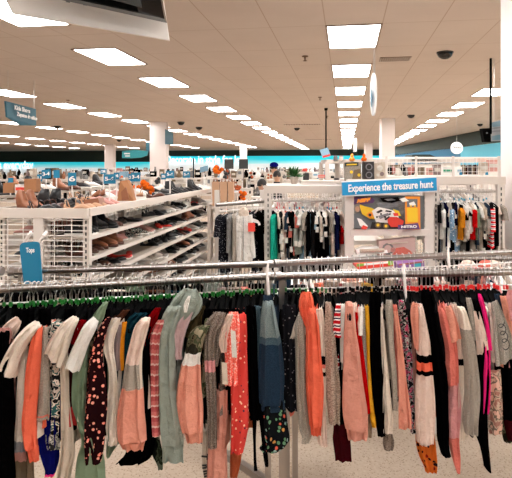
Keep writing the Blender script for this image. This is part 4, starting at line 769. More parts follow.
art(t, 4.035, [('greytag', [(422, 203), (425, 203), (425, 210), (422, 210)]), ('boxviolet', [(422, 214), (425, 214), (425, 222), (422, 222)])])
t = thing('game_box', W(397, 261, 3.98), 'dull pink boxed toy with a rounded window on the lower toy shelf', 'toy box')
b = MB(); b.plate([W(379, 241, 3.98), W(415, 237.5, 3.98), W(416, 258, 3.98), W(379.5, 260, 3.98)], (0, 1, 0), .08, 'boxpink'); b.build('carton', t, smooth=False)
art(t, 3.98, [('greyc', circ(388, 249, 6)), ('boxpink', circ(388, 249, 4)), ('salmon', [(392, 256), (396, 248), (404, 247), (411, 251), (414, 257)]), ('dustyrose', circ(393, 250, 2.6)), ('beige', [(388, 243), (408, 241.5), (408, 242.7), (388, 244.2)])])
t = thing('blister_pack', W(368, 256, 3.95), 'flat white blister pack lying left of the dull pink boxed toy', 'package')
b = MB(); b.plate([W(356, 250, 3.95), W(362, 247, 4.0), W(386, 247, 4.0), W(388, 253, 3.95), W(357, 255, 3.95)], (0, 1, 0), .06, 'boxwhite'); b.build('card', t, smooth=False)
b = MB(); b.tube([W(360, 251, 3.94), W(372, 250.5, 3.94), W(384, 250, 3.94)], .012, 'beige', 8); b.build('bubble', t)
t = thing('board_game', W(376, 268, 3.7), 'long red and green-edged boxed game lying below the toy shelf', 'box')
b = MB(); b.plate([W(357, 266, 3.7), W(392, 263, 3.7), W(393, 266, 3.7), W(358, 269.5, 3.7)], (0, 1, 0), .2, 'boxred'); b.build('carton', t, smooth=False)
art(t, 3.7, [('boxlime', [(357, 264), (364, 263.4), (364, 266), (357, 266.6)]), ('boxlime', [(388, 261), (392.5, 260.8), (393, 265), (388, 265.4)]), ('boxwhite', [(364, 263.4), (388, 261.4), (388, 263.4), (364, 265.6)])])
b = MB(); z = W(0, 273, 3.8).z; b.box((ox(388, 3.8), 3.8, z), (.28, .2, .012), 'whitemetal')
for x in (ox(350, 3.8), ox(428, 3.8)): 
    for y in (3.62, 3.97): b.box((x, y, z/2), (.015, .015, z/2), 'whitemetal')
tag(b.build('low_table', smooth=False), 'low white table carrying the red boxed game below the toy shelf', 'table')
t = thing('game_box', W(415, 268, 3.75), 'purple and teal printed box right of the red boxed game', 'box')
b = MB(); b.plate([W(398, 264, 3.75), W(424, 261, 3.75), W(425, 271, 3.75), W(399, 272, 3.75)], (0, 1, 0), .12, 'boxviolet'); b.build('carton', t, smooth=False)
art(t, 3.75, [('boxteal', [(414, 264), (421, 263), (421, 268), (414, 269)]), ('boxwhite', circ(404, 267, 2)), ('boxwhite', circ(410, 266, 1.2)), ('dusty', [(399, 264), (424, 261), (424, 262.4), (399, 265.6)])])
# things on top of the toy shelf
t = thing('picture_box', W(356, 180, 4.0), 'brown framed picture box with yellow blooms standing on the treasure hunt sign', 'box')
b = MB(); b.plate([W(345, 162.5, 4.03), W(361, 162, 4.03), W(361.5, 180, 4.03), W(345.5, 181, 4.03)], (0,1,0), .06, 'greyknit'); b.build('carton', t, smooth=False)
art(t, 4.03, [('darkgreen', [(345, 162.5), (358.5, 162), (358.5, 166), (345, 166.5)]), ('boxyellow', [(346.5, 164), (357, 163.6), (357, 165), (346.5, 165.4)]), ('boxbrown', [(354, 170), (360, 169), (361, 179), (352, 179.5)]), ('boxyellow', circ(351.5, 172, 1.6)), ('boxyellow', circ(359, 175, 1.6)), ('boxbrown', circ(356, 176, 1.6))])
t = thing('speaker_box', W(369, 180, 4.0), 'black box with two round rings standing on the treasure hunt sign', 'box')
b = MB(); b.plate([W(363.5, 162, 4.0), W(374, 161.5, 4.0), W(374.5, 179.5, 4.0), W(364, 180, 4.0)], (0,1,0), .07, 'boxblack'); b.build('carton', t, smooth=False)
for cy in (167, 175):
    b = MB(); n = 20; pts = [W(369+2.9*math.cos(2*math.pi*k/n), cy+2.9*math.sin(2*math.pi*k/n), 3.995) for k in range(n+1)]; b.tube(pts, .004, 'greytag', 6); b.build('ring', t)
t = thing('blister_pack', W(380, 180, 4.05), 'clear wrapped pale package right of the black box with two rings', 'package')
b = MB(); b.plate([W(375.5, 163, 4.05), W(385, 162, 4.05), W(385.5, 178.5, 4.05), W(376, 179, 4.05)], (0,1,0), .05, 'beige'); b.build('carton', t, smooth=False)
art(t, 4.05, [('paper', circ(380, 168, 3)), ('mauve', circ(382, 174, 2.2)), ('paper', circ(378, 175, 1.5))])

# wire baskets above the right bay
t = thing('wire_basket', W(442, 178, BY), 'long white wire basket on top of the right clothing bay', 'basket')
zt, zb = W(0, 157.5, BY).z, W(0, 176.5, BY).z; X0, X1 = ox(386, BY), ox(500, BY)
b = MB()
for y in (BY+.03, BY+.5):
    if y > BY+.1: b.build('wire_mesh', t); b = MB()
    for k in range(27): x = X0+(X1-X0)*k/26; b.tube([(x, y, zb), (x, y, zt)], .0014, 'wiremetal', 5)
    for k in range(5): z = zb+(zt-zb)*k/4; b.tube([(X0, y, z), (X1, y, z)], .0014 if k < 4 else .005, 'wiremetal', 5)
b.build('wire_mesh', t)
b = MB()
for k in range(12): b.tube([(X0, BY+.03+k*.043, zb), (X1, BY+.03+k*.043, zb)], .0022, 'wiremetal', 5)
for k in range(21): b.tube([(X0+(X1-X0)*k/20, BY+.03, zb), (X0+(X1-X0)*k/20, BY+.5, zb)], .0022, 'wiremetal', 5)
b.build('basket_floor', t)
b = MB(); b.box(((X0+X1)/2, BY-.01, zb-.02), ((X1-X0)/2, .012, .02), 'beam'); b.build('shelf_board', t, smooth=False)
for px in (387, 417, 454, 500):
    b = MB(); b.box((ox(px, BY), BY+.02, (zt+zb)/2), (.007, .008, (zt-zb)/2+.01), 'whitemetal'); b.build('upright', t, smooth=False)
def item(px0, py0, px1, py1, Y, mat, label, name='boxed_item', cat='box', band=None, dep=.05):
    t = thing(name, W((px0+px1)/2, py1, Y), label, cat); b = MB()
    b.plate([W(px0, py0, Y), W(px1, py0-.3, Y), W(px1, py1, Y), W(px0, py1, Y)], (0,1,0), dep, mat); b.build('carton', t, smooth=False)
    if band: b = MB(); h = py1-py0; b.plate([W(px0+.5, py0+h*.3, Y-.003), W(px1-.5, py0+h*.3, Y-.003), W(px1-.5, py0+h*.62, Y-.003), W(px0+.5, py0+h*.62, Y-.003)], (0,1,0), .002, band); b.build('printed_panel', t, smooth=False)
    return t
item(420, 167, 425, 175, BY+.1, 'boxbrown', 'brown carton at the left of the basket, beside the grey bundle'); item(428, 168, 433, 175, BY+.1, 'shoepink', 'pinkish carton second in the basket', band='boxbrown')
item(443, 167, 453, 175.5, BY+.08, 'boxwhite', 'white pack with green corners in the basket', band='boxgreen'); item(457, 167, 462, 175.5, BY+.08, 'boxwhite', 'plain white pack right of the green-cornered one', band='lightblue')
for i in range(5): item(463+3*i, 165+i % 2, 465.6+3*i, 174.5, BY+.09, ('boxbrown', 'maroon', 'boxblack')[i % 3], 'dark slim carton in the row of slim cartons in the right basket')['group'] = 'slim dark cartons in the basket'
item(481, 163, 488, 173.5, BY+.1, 'beige', 'beige carton right of the slim dark cartons', band='paper'); item(489, 160, 500, 172, BY+.14, 'shoepink', 'pinkish brick-patterned pack at the right end of the basket', band='paper')
item(390, 165, 400, 175, BY+.2, 'boxbrown', 'wide brown carton at the left end of the basket', band='paper'); item(402, 167, 414, 175, BY+.22, 'boxblack', 'black low carton beside the wide brown one in the basket', band='greyc'); item(434, 165, 441, 175, BY+.16, 'mauve', 'mauve carton just left of the green-cornered pack', band='paper')
item(478, 158, 487, 162, BY+.2, 'palepink', 'pale pink soft pack lying on the basket contents')
t = thing('clothes_bundle', W(408, 175, BY+.2), 'grey and white bundle of small wrapped things left in the basket', 'bundle')
for k in range(9):
    b = MB(); c = W(390+3.2*k, 171+rnd.uniform(-3, 2), BY+.2); b.lathe(c, [(-.03, .012), (-.015, .02), (.01, .018), (.03, .006)], rnd.choice(('greyc', 'paper', 'charcoal', 'dusty', 'charcoal')), 8); b.build('wrapped_piece', t)
for px, mt, l in ((487, 'bluecap', 'small blue price chip on the right end of the shelf edge'), (461, 'bluecap', 'small blue price chip in the middle of the shelf edge')):
    b = MB(); b.plate([W(px-1.5, 172.5, BY-.03), W(px+1, 172, BY-.03), W(px+1.5, 175, BY-.03), W(px-1.5, 175, BY-.03)], (0,1,0), .004, 'signblue'); tag(b.build('price_chip', smooth=False), l, 'price chip')
# ---------------------------------------------------------------- shoe shelves
GA = R(7.6); gd = Vector((math.sin(GA), math.cos(GA), 0)); gl = Vector((-math.cos(GA), math.sin(GA), 0)); G0 = Vector((-1.125, 3.87, 0)); GH = 1.355; GL = 4.3; GW = .60
def Q(s, l, z=0): return G0+gd*s+gl*l+ZU*z
gax = (gd, gl, ZU)
t = thing('shoe_shelves', Q(0, GW/2), 'long white double-sided shelving full of shoes running away on the left', 'shelving')
for s in (0, 1.43, 2.87, GL):
    b = MB(); b.box(Q(s, GW/2, GH/2), (.02, .03, GH/2), 'whitemetal', gax); b.build('spine_post', t, smooth=False)
for l in (0, GW):
    for s in (0, GL):
        b = MB(); b.box(Q(s, l, (GH+.02)/2), (.022, .022, (GH+.02)/2), 'whitemetal', gax); b.build('post', t, smooth=False)
    b = MB()
    for k in range(32): b.box(Q(-.0235, l, .12+k*.039), (.0015, .005, .011), 'darkgrey', gax)
    b.build('slot_row', t, smooth=False)
SHV = t
levels = [1.19, 1.045, .90, .755, .61, .465, .32]
for z in levels:
    b = MB(); c = Q(GL/2, .15, z-.012); tilt = Vector((0,0,0)); b.box(c, (GL/2, .155, .008), 'shelfboard', gax); b.build('shelf_board', t, smooth=False)
    b = MB(); b.box(Q(GL/2, -.008, z-.008), (GL/2, .010, .014), 'whitemetal', gax); b.build('shelf_lip', t, smooth=False)
b = MB(); b.box(Q(GL/2, GW/2, GH-.01), (GL/2, GW/2+.02, .008), 'shelfboard', gax); b.build('top_board', t, smooth=False)
b = MB(); b.box(Q(GL/2, -.015, GH), (GL/2+.02, .014, .026), 'beam', gax); b.box(Q(GL/2, GW+.015, GH), (GL/2+.02, .014, .026), 'beam', gax); b.build('top_edge', t, smooth=False)
b = MB(); b.box(Q(GL/2, GW/2, .07), (GL/2, GW/2, .06), 'beam', gax); b.build('plinth', t, smooth=False)
b = MB()
for k in range(60): b.tube([Q(GL*(k+.5)/60, GW/2, .2), Q(GL*(k+.5)/60, GW/2, GH)], .0028, 'wiremetal', 5)
for k in range(26): b.tube([Q(0, GW/2, .2+k*.045), Q(GL, GW/2, .2+k*.045)], .0028, 'wiremetal', 5)
b.build('wire_back', t)
# end panel: wire grid with a middle board post
t = thing('wire_end_panel', Q(-.06, GW/2), 'white wire grid panel closing the near end of the shoe shelves', 'wire panel')
b = MB(); b.box(Q(-.06, GW/2, GH-.005), (.018, GW/2+.03, .032), 'beam', gax); b.build('top_rail', t, smooth=False)
b = MB(); b.box(Q(-.06, GW*.52, (GH-.03)/2), (.010, .034, (GH-.03)/2), 'whitemetal', gax); b.build('middle_post', t, smooth=False)
b = MB()
for k in range(34): z = GH-.05-k*.034; b.tube([Q(-.06, -.01, z), Q(-.06, GW+.01, z)], .0030, 'wiremetal', 5)
for l in (.08, .20, .42, .53): b.tube([Q(-.065, l, .1), Q(-.065, l, GH-.02)], .0036, 'wiremetal', 5)
b.build('wire_mesh', t)
for sg, x0 in ((0, 22), (1, 38)):
    b = MB(); b.tube([W(x0-1+8*sg*0, 262, 3.72), W(x0+1, 250, 3.70), W(x0+3.5-sg*1, 241, 3.68), W(x0+7-sg*1, 235, 3.66), W(x0+9-sg*.5, 232, 3.68)], .012, 'plasticwhite', 8); b.build('arm', t)

# ---- shoes: a few kinds, each with sole and upper; toe along +x
SP = {}
def shoe_proto(key, kind, upper, sole, lab, name='shoe'):
    t = bpy.data.objects.new(name, None); t.empty_display_size = .05; t['_o'] = [0,0,0]; t['category'] = 'shoe'; col.objects.link(t)
    L = .20; n = 12
    def ring(x, w, z0, z1, fl=.8):
        return [Vector((x, w*math.copysign(abs(math.cos(2*math.pi*k/n))**fl, math.cos(2*math.pi*k/n)), (z0+z1)/2+(z1-z0)/2*math.sin(2*math.pi*k/n))) for k in range(n)]
    sh = {'sneaker': .022, 'boot': .025, 'flat': .010, 'sandal': .016, 'heel': .010}[kind]
    b = MB(); prof = [(-.10, .018), (-.085, .031), (-.03, .027), (.03, .034), (.07, .033), (.092, .022), (.10, .008)]
    if kind == 'heel': b.rings([ring(x, w*.85, .05*(1-(x+.1)/.2)**1.5, .05*(1-(x+.1)/.2)**1.5+.010, .6) for x, w in prof], sole); b.rings([ring(-.085, .008, 0, .004), ring(-.085, .008, .0, .05)], sole)
    else: b.rings([ring(x, w*1.05, 0, sh, .6) for x, w in prof], sole)
    so = b.build('sole', t); b = MB()
    top = {'sneaker': [(-.096, .070), (-.08, .078), (-.04, .066), (0, .068), (.035, .056), (.07, .040), (.093, .030)],
           'boot': [(-.092, .150), (-.07, .155), (-.03, .150), (0, .085), (.035, .066), (.07, .052), (.093, .038)],
           'flat': [(-.096, .045), (-.08, .048), (-.04, .030), (0, .028), (.035, .034), (.07, .032), (.093, .022)],
           'sandal': [(-.096, .05), (-.08, .03), (-.04, .02), (0, .045), (.035, .050), (.07, .036), (.093, .022)],
           'heel': [(-.096, .095), (-.08, .09), (-.04, .055), (0, .035), (.035, .036), (.07, .032), (.093, .022)]}[kind]
    ws = [.020, .029, .027, .030, .033, .031, .018]
    b.rings([ring(x, w, (sh*.7 if kind != 'heel' else .045*(1-(x+.1)/.2)**1.5), z, .9) for (x, z), w in zip(top, ws)], upper); up = b.build('upper', t)
    parts = [so, up]
    if kind in ('sneaker', 'boot'):
        b = MB()
        for k in range(4): x = .0+.013*k; b.tube([(x, -.018, .066-.010*k), (x+.004, 0, .072-.010*k), (x+.008, .018, .066-.010*k)], .0022, 'paper' if upper != 'shoewhite' else 'greytag', 5)
        parts.append(b.build('laces', t))
    if kind == 'sandal':
        b = MB(); b.tube([(-.07, -.03, .02), (-.085, -.02, .07), (-.09, 0, .078), (-.085, .02, .07), (-.07, .03, .02)], .004, upper, 6); parts.append(b.build('strap', t))
    reg(t, *parts); SP[key] = [t, False, lab]
for key, kind, up, so, lab in (('sb', 'sneaker', 'shoeblack', 'rubberwhite', 'black sneaker with a white sole'), ('bb', 'boot', 'shoeblack', 'shoeblack', 'black laced boot'), ('tb', 'boot', 'leathertan', 'leatherbrown', 'tan laced boot'), ('br', 'sandal', 'leatherbrown', 'leatherbrown', 'dark brown strapped sandal'),
    ('fb', 'flat', 'shoeblack', 'shoeblack', 'flat black slip-on shoe'), ('rd', 'flat', 'shoered', 'rubberwhite', 'bright red flat shoe'), ('pk', 'sneaker', 'shoepink', 'rubberwhite', 'dusty pink sneaker'), ('wh', 'sneaker', 'shoewhite', 'rubberwhite', 'white sneaker'), ('gr', 'sneaker', 'shoegrey', 'rubberwhite', 'grey sneaker'),
    ('tn', 'sandal', 'shoetan', 'leathertan', 'light tan sandal'), ('bk', 'sandal', 'shoeblack', 'shoeblack', 'black strapped sandal'), ('ht', 'heel', 'leathertan', 'leatherbrown', 'tan high-heeled shoe'), ('fl', 'sneaker', 'floralmono', 'rubberwhite', 'black and cream patterned sneaker')):
    shoe_proto(key, kind, up, so, lab)
def put(key, p, ang, where, sc=1.0):
    q = SP[key]; o = q[0] if not q[1] else copy_tree(q[0]); q[1] = True
    o.location = p; o.rotation_euler.z = ang; o.scale = (sc, sc, sc); o['label'] = q[2]+' '+where; o['group'] = q[2].split(' with')[0]+'s '+where; o['category'] = 'shoe'
out = math.atan2(-gl.y, -gl.x)
seqs = [ # shoe kinds front to back on each shelf, '.' leaves a gap
 ['sb','bb','bb','br','fb','fb','.','.','bk','fb','wh','gr','bk','sb','wh','bk','rd','gr','wh','.'],
 ['br','br','tb','tb','pk','fl','fl','pk','.','rd','bk','fb','sb','br','tb','gr','bk','gr','wh','.'],
 ['fl','gr','br','fb','rd','.','.','.','bk','bk','fb','sb','br','fb','rd','wh','sb','gr','fb','.'],
 ['pk','rd','.','.','.','br','.','wh','wh','gr','fb','sb','fb','tb','bk','wh','sb','bk','.','.'],
 ['.','fb','.','br','.','.','rd','.','.','tn','tb','fb','fb','bk','sb','.','fb','sb','.','.'],
 ['bk','bb','bk','.','fb','.','br','.','fb','.','sb','sb','.','fb','gr','.','wh','.','.','.'],
 ['.','fb','rd','.','wh','.','sb','.','fb','br','.','gr','.','fb','.','.','.','.','.','.']]
for li, (z, seq) in enumerate(zip(levels, seqs)):
    w = 'on the %s of the shoe shelves' % ('top inner shelf', 'second shelf', 'third shelf', 'fourth shelf', 'fifth shelf', 'sixth shelf', 'lowest visible shelf')[li]
    for i, k in enumerate(seq):
        if k == '.': continue
        s = .14+i*.208
        for d in (-.045, .045): put(k, Q(s+d+rnd.uniform(-.03, .03), .11+rnd.uniform(-.03, .05), z-.004), out+rnd.uniform(-.25, .25)+rnd.choice((0, 0, 1.3, -1.1)), w, rnd.uniform(.85, 1.05))
topseq = ['tn', 'tn', 'pk', '.', '.', '.', '.', '.', 'br', 'fb', 'sb', 'bb', 'bk', 'sb', 'fb', 'bb', 'wh', 'wh', 'wh']
for i, k in enumerate(topseq):
    if k == '.': continue
    for d in (-.05, .05): put(k, Q(.16+i*.22+d, .12+rnd.uniform(-.02, .03), GH-.002), out+rnd.uniform(-.5, .5), 'on top of the shoe shelves, right side')
for i, k in enumerate(['tb', 'bb', 'br', 'bk', 'tn', 'ht', 'wh', 'pk', 'wh', 'tn', 'wh', 'fb', 'sb', 'wh', 'bk', 'sb', 'wh', 'gr']):
    for d in (-.05, .05): put(k, Q(.10+i*.22+d, GW-.10+rnd.uniform(-.05, .02), GH-.002), out+math.pi*(i % 2)+rnd.uniform(-.6, .6), 'on top of the shoe shelves, left side', .95 if k in ('tb', 'bb') else 1.15)
for i, k in enumerate(['bk', 'br', 'bk', 'sb']):
    for d in (-.05, .05): put(k, Q(.06+i*.13+d, GW/2+.02, GH-.002), out+1.3+rnd.uniform(-.6, .6), 'on the shelf top near the wire panel', 1.0)
# left face of the same shelving, seen through the wire panel
for li, z in enumerate(levels):
    b = MB(); b.box(Q(GL/2, GW-.15, z-.012), (GL/2, .155, .008), 'shelfboard', gax); b.build('shelf_board', SHV, smooth=False)
    for i in range(5):
        k = rnd.choice(['bk', 'br', 'fb', 'sb', 'pk', 'gr', 'bb', 'fb'])
        for d in (-.05, .05): put(k, Q(.12+i*.22+d, GW-.14, z-.004), out+math.pi+rnd.uniform(-.3, .3), 'behind the wire panel')
# left shelf, next row
t = thing('shoe_shelves', Q(1.2, 2.2), 'second white shoe shelving row further left, behind the wire end panel', 'shelving')
for z in (.5, .8, 1.1, 1.36):
    b = MB(); b.box(Q(3.2, 1.9, z), (2.2, .28, .012), 'shelfboard', gax); b.build('shelf_board', t, smooth=False)
for s in (1.0, 3.2, 5.4):
    for l in (1.62, 2.18): b = MB(); b.box(Q(s, l, .68), (.02, .02, .68), 'whitemetal', gax); b.build('post', t, smooth=False)
for i, k in enumerate(['br', 'bb', 'br', 'tb', 'bb', 'br', 'bk', 'tb', 'br', 'bb', 'wh', 'bk', 'tb', 'wh', 'br', 'fb', 'sb', 'bk', 'wh', 'br', 'sb', 'bb', 'wh', 'fb', 'bk', 'br']):
    put(k, Q(1.2+i*.16, 1.72+.1*(i % 2), 1.374), out+rnd.uniform(-.5, .5), 'on the second shoe row further left', 1.2)
# tan paper boots / bag on top, size signs
t = thing('tote_bag', W(129, 200, 5.3), 'folded tan cardboard boot stand on top of the shoe shelves', 'bag')
b = MB(); b.plate([W(117, 201, 5.0), W(120, 181, 5.0), W(127, 180, 5.05), W(131, 188, 5.05), W(134, 201, 5.0)], (0,1,0), .10, 'cardboard'); b.build('bag_body', t, smooth=False)
b = MB(); b.plate([W(121, 192, 4.98), W(126, 187, 4.98), W(129, 199, 4.98), W(122, 201, 4.98)], (0,1,0), .015, 'leathertan'); b.build('flap', t, smooth=False)
t = thing('tote_bag', W(97, 206, 4.2), 'flat tan paper carton at the near end of the shoe shelf top', 'bag')
b = MB(); b.plate([W(84, 206, 4.15), W(84, 200, 4.15), W(98, 198, 4.2), W(100, 205, 4.2)], (0,1,0), .15, 'leathertan'); b.build('bag_body', t, smooth=False)
def sizesign(px, py, w, h, Y, txt, lab, pole=True, skew=0, py1=None, mat='signblue'):
    t = thing('size_sign', W(px, py1 or py+28, Y), lab, 'sign')
    b = MB(); b.plate([W(px-w/2, py-h/2, Y), W(px+w/2, py-h/2-skew, Y), W(px+w/2, py+h/2-skew, Y), W(px-w/2, py+h/2, Y)], (0,1,0), .01, mat); b.build('panel', t, smooth=False)
    if txt: text(txt, h*.55*Y/F, 'textwhite', W(px, py-skew/2, Y-.006), XR+ZU*(skew/w), ZU, 'lettering', t, width=w*.78*Y/F, bold=.001*Y/4)
    if pole: b = MB(); b.tube([W(px, py+h/2, Y+.006), W(px, py1 or py+26, Y+.006)], .005*Y/4, 'plasticwhite', 6); b.build('pole', t)
sizesign(109.5, 179, 12, 9.5, 4.45, '5-6', 'blue size sign reading 5-6 at the near end of the shoe shelf top', py1=203); sizesign(116.5, 176, 5.5, 7, 4.6, '4', 'small blue size sign reading 4 tucked behind the nearest 5-6 sign', py1=203)
sizesign(135.5, 177, 9.5, 9, 5.2, '3-4', 'blue size sign reading 3-4 above the folded tan stand', py1=199); sizesign(130.5, 177.5, 4, 7, 5.35, '3', 'narrow blue size sign reading 3 left of the 3-4 sign', py1=199)
sizesign(170, 174.5, 8, 7.5, 6.1, '5-6', 'blue size sign reading 5-6 above the black shoes beside the big pillar', py1=194); sizesign(163.5, 176.5, 5, 6, 6.3, '5', 'small blue size sign behind and left of the one beside the big pillar', py1=193)
sizesign(186.5, 174.5, 7, 6.5, 7.0, '5-6', 'far blue size sign reading 5-6 right of the big pillar', py1=190); sizesign(204, 170, 8, 5.5, 9.5, '', 'pale blue tilted tag card beyond the shoe shelves', skew=2, py1=182, mat='lightblue')
sizesign(46, 174.5, 9, 9, 5.6, '3-4', 'blue size sign reading 3-4 at upper left above the shoes', py1=198, skew=1); sizesign(39.5, 178, 5, 7, 5.7, '11', 'small blue size sign reading 11 left of the upper left 3-4 sign', py1=198)
sizesign(56.5, 174, 6, 8, 6.3, '', 'blank blue sign beside the upper left 3-4 sign', py1=196); sizesign(72, 179, 8, 13, 4.9, '6', 'tall blue size sign reading 6 on a pole at upper left', py1=208)
sizesign(10.5, 181.5, 5, 7, 5.9, '', 'small blue size sign at the far left above the brown boots', py1=196); sizesign(103.5, 171.5, 6, 5, 7, '2', 'small blue size sign behind the nearest 5-6 sign', py1=196)
sizesign(124, 174.5, 9, 6, 8.5, '', 'pale blue card behind the 3-4 sign', mat='lightblue', py1=188)
b = MB(); b.plate([W(192.8, 158, 9), W(194, 158, 9), W(194, 178, 9), W(192.8, 178, 9)], (0,1,0), .03, 'slate'); tag(b.build('sign_pole', smooth=False), 'thin dark blue vertical pole sign right of the big pillar', 'pole')

# ---------------------------------------------------------------- far fixtures and goods
def far_unit(px0, px1, Y, z, lab, levels=4, mat='beam', depth=.5, name='shelf_unit'):
    x0, x1 = ox(px0, Y), ox(px1, Y); t = thing(name, ((x0+x1)/2, Y+depth/2, 0), lab, 'shelving')
    for k in range(levels):
        b = MB(); b.box(((x0+x1)/2, Y+depth/2, z-k*.35), ((x1-x0)/2, depth/2, .018), mat); b.build('shelf_board', t, smooth=False)
    for x in (x0, x1):
        for y in (Y, Y+depth): b = MB(); b.box((x, y, z/2), (.018, .018, z/2), mat); b.build('post', t, smooth=False)
    return t, x0, x1
pal_goods = ['boxbrown', 'black', 'charcoal', 'boxbrown', 'greyc', 'black', 'paper', 'greyc', 'charcoal', 'beige', 'shoewhite', 'boxwhite', 'leathertan', 'mauve', 'shoegrey', 'black', 'boxbrown', 'whitemetal', 'dustyrose', 'lightblue']
nm = {'boxbrown': 'dark brown', 'paper': 'off-white', 'greyc': 'grey', 'charcoal': 'charcoal', 'beige': 'beige', 'shoewhite': 'white', 'boxwhite': 'white', 'leathertan': 'tan', 'mauve': 'mauve', 'shoegrey': 'taupe', 'black': 'black', 'whitemetal': 'cream', 'dustyrose': 'dusty pink', 'lightblue': 'light blue', 'orange': 'orange', 'boxorange': 'orange', 'shoered': 'red'}
def goods(px0, px1, Y, z, n, h, where, pal=None, kinds=('box', 'vase', 'bag')):
    x0, x1 = ox(px0, Y), ox(px1, Y); w = (x1-x0)/n
    for k in range(n):
        if rnd.random() < .10: continue
        x = x0+w*(k+.5); mt = rnd.choice(pal or pal_goods); hh = h*rnd.uniform(.45, 1.0); kd = rnd.choice(kinds); b = MB(); ww = w*rnd.uniform(.3, .48); y = Y+.2+rnd.uniform(-.08, .08)
        if kd == 'box':
            b.box((x, y, z+hh/2), (ww, .08, hh/2), mt); b.box((x, y-.081, z+hh*.55), (ww*.7, .002, hh*.16), 'paper' if mt not in ('paper', 'boxwhite', 'shoewhite') else 'greytag')
        elif kd == 'vase': b.lathe((x, y, z), [(0, ww*.6), (hh*.15, ww*.9), (hh*.5, ww), (hh*.8, ww*.45), (hh*.9, ww*.4), (hh, ww*.55)], mt, 10)
        else:
            b.rings([[Vector((x+ww*f*math.cos(2*math.pi*q/10), y+.07*f*math.sin(2*math.pi*q/10), z+zz)) for q in range(10)] for zz, f in ((0, .9), (hh*.3, 1), (hh*.62, .85), (hh*.66, .8))], mt)
            b.tube([(x-ww*.4, y, z+hh*.64), (x-ww*.3, y, z+hh*.9), (x, y, z+hh), (x+ww*.3, y, z+hh*.9), (x+ww*.4, y, z+hh*.64)], ww*.08, mt, 6)
        kn = {'box': 'carton', 'vase': 'jar', 'bag': 'handbag'}[kd]; tag(b.build(kn), '%s %s %s' % (nm[mt], kn, where), kn, '%s %ss %s' % (nm[mt], kn, where))
for (a_, b_, Y, z, n, h, lab, wh) in ((-20, 92, 9.8, 1.44, 20, .20, 'low white shelf of bags and boxes at the far left', 'on the shelf of bags at far left'), (60, 156, 11.2, 1.46, 16, .18, 'white shelf of goods behind the blue 5-6 signs', 'on the shelf behind the nearest 5-6 sign'),
    (-10, 140, 16, 1.42, 26, .20, 'long far shelf below the left wall banner', 'on the far shelf below the left banner'), (150, 262, 12.5, 1.42, 18, .24, 'white shelf of goods between the big pillar and the plant', 'on the shelf between the big pillar and the plant'),
    (165, 345, 22, 1.46, 36, .20, 'long far shelf below the Decorate banner', 'on the far shelf below the Decorate banner'), (196, 252, 8.6, 1.33, 12, .2, 'white shelf behind the tan tote bags', 'on the shelf behind the tan tote bags'), (255, 345, 30, 1.45, 20, .28, 'farthest white shelf behind the plant', 'on the farthest shelf behind the plant'), (110, 230, 32, 1.45, 26, .28, 'farthest shelf left of the dark square signs', 'on the farthest shelf left of the square signs')):
    far_unit(a_, b_, Y, z, lab); goods(a_+1, b_-1, Y, z+.02, n, h, wh)
    goods(a_+1, b_-1, Y, z-.33, n, .26, 'one level below, '+wh)
# brown boxes at upper left
for px0, py0, px1, py1, Y, mt, l in ((24, 179, 36, 192, 5.5, 'cardboard', 'tall brown paper carton among the shoes at upper left'), (3, 183, 13, 193, 5.6, 'cardboard', 'brown paper carton at the far left edge above the boots')): item(px0, py0, px1, py1, Y, mt, l, 'carton', 'box', dep=.12)
item(15, 184.5, 25, 194, 5.55, 'boxwhite', 'red and white striped carton between the two brown paper ones', 'carton', 'box', 'boxred')
# orange goods
def bundle(px, py, rpx, Y, mt, lab, n=7, name='clothes_bundle', cat='bundle'):
    t = thing(name, W(px, py+rpx, Y), lab, cat)
    g = W(px, py+rpx*1.15, Y)
    if not (Y < 7 and 130 < px < 160): s_ = thing('display_stand', (g.x, g.y, 0), 'narrow white stand under the '+' '.join(lab.split()[:9]), 'stand'); w_ = rpx*Y/F*1.1
    if Y < 7 and 130 < px < 160: w_ = 0
    else: b = MB(); b.box((g.x, Y+.02, g.z-.01), (w_, .14, .01), 'whitemetal'); b.build('tray', s_, smooth=False)
    for sx in ((-1, 1) if w_ else ()): b = MB(); b.bar((g.x+sx*w_*.85, Y+.02, 0), (g.x+sx*w_*.85, Y+.02, g.z-.01), .02, 'whitemetal'); b.build('leg', s_, smooth=False)
    for k in range(n):
        b = MB(); c = W(px+rnd.uniform(-.7, .7)*rpx, py+rnd.uniform(-.7, .7)*rpx, Y+rnd.uniform(-.05, .1)); r = rpx*Y/F*rnd.uniform(.3, .5)
        b.lathe(c, [(-r, r*.3), (-r*.6, r*.9), (0, r*1.1), (r*.6, r*.8), (r, r*.2)], mt if rnd.random() < .75 else 'rust', 9); b.build('folded_piece', t)
    return t
bundle(217.5, 171.5, 6, 8.4, 'orange', 'bright orange heap of goods beyond the shoe shelves, left of the dark square signs'); bundle(244, 195, 5, 7.5, 'orange', 'orange and red cloth heap right of the tan tote bags', 9); bundle(238, 188, 3.5, 7.6, 'rust', 'rusty brown heap beside the tan tote bags')
bundle(143, 186, 7, 6.6, 'orange', 'big orange heap under the 3-4 size sign', 12); bundle(150, 190, 5, 6.4, 'orange', 'orange heap just left of the black top shoes'); bundle(157, 181, 4, 6.6, 'shoeblack', 'black heap in front of the big pillar foot'); bundle(120, 178, 3, 8.2, 'orange', 'small orange heap right of the nearest 5-6 sign', 4)
bundle(137, 190, 5, 6.8, 'orange', 'orange heap right of the folded tan stand'); bundle(270, 176, 3, 9, 'rust', 'brown heap left of the dark-haired shoppers', 5); bundle(256, 192, 4, 6.2, 'greyc', 'grey heap behind the top of the coat rail', 6); bundle(228, 174, 5, 11, 'shoeblack', 'black heap under the left dark square sign', 6); bundle(252, 175, 4, 11.5, 'charcoal', 'charcoal heap right of the right dark square sign', 6)
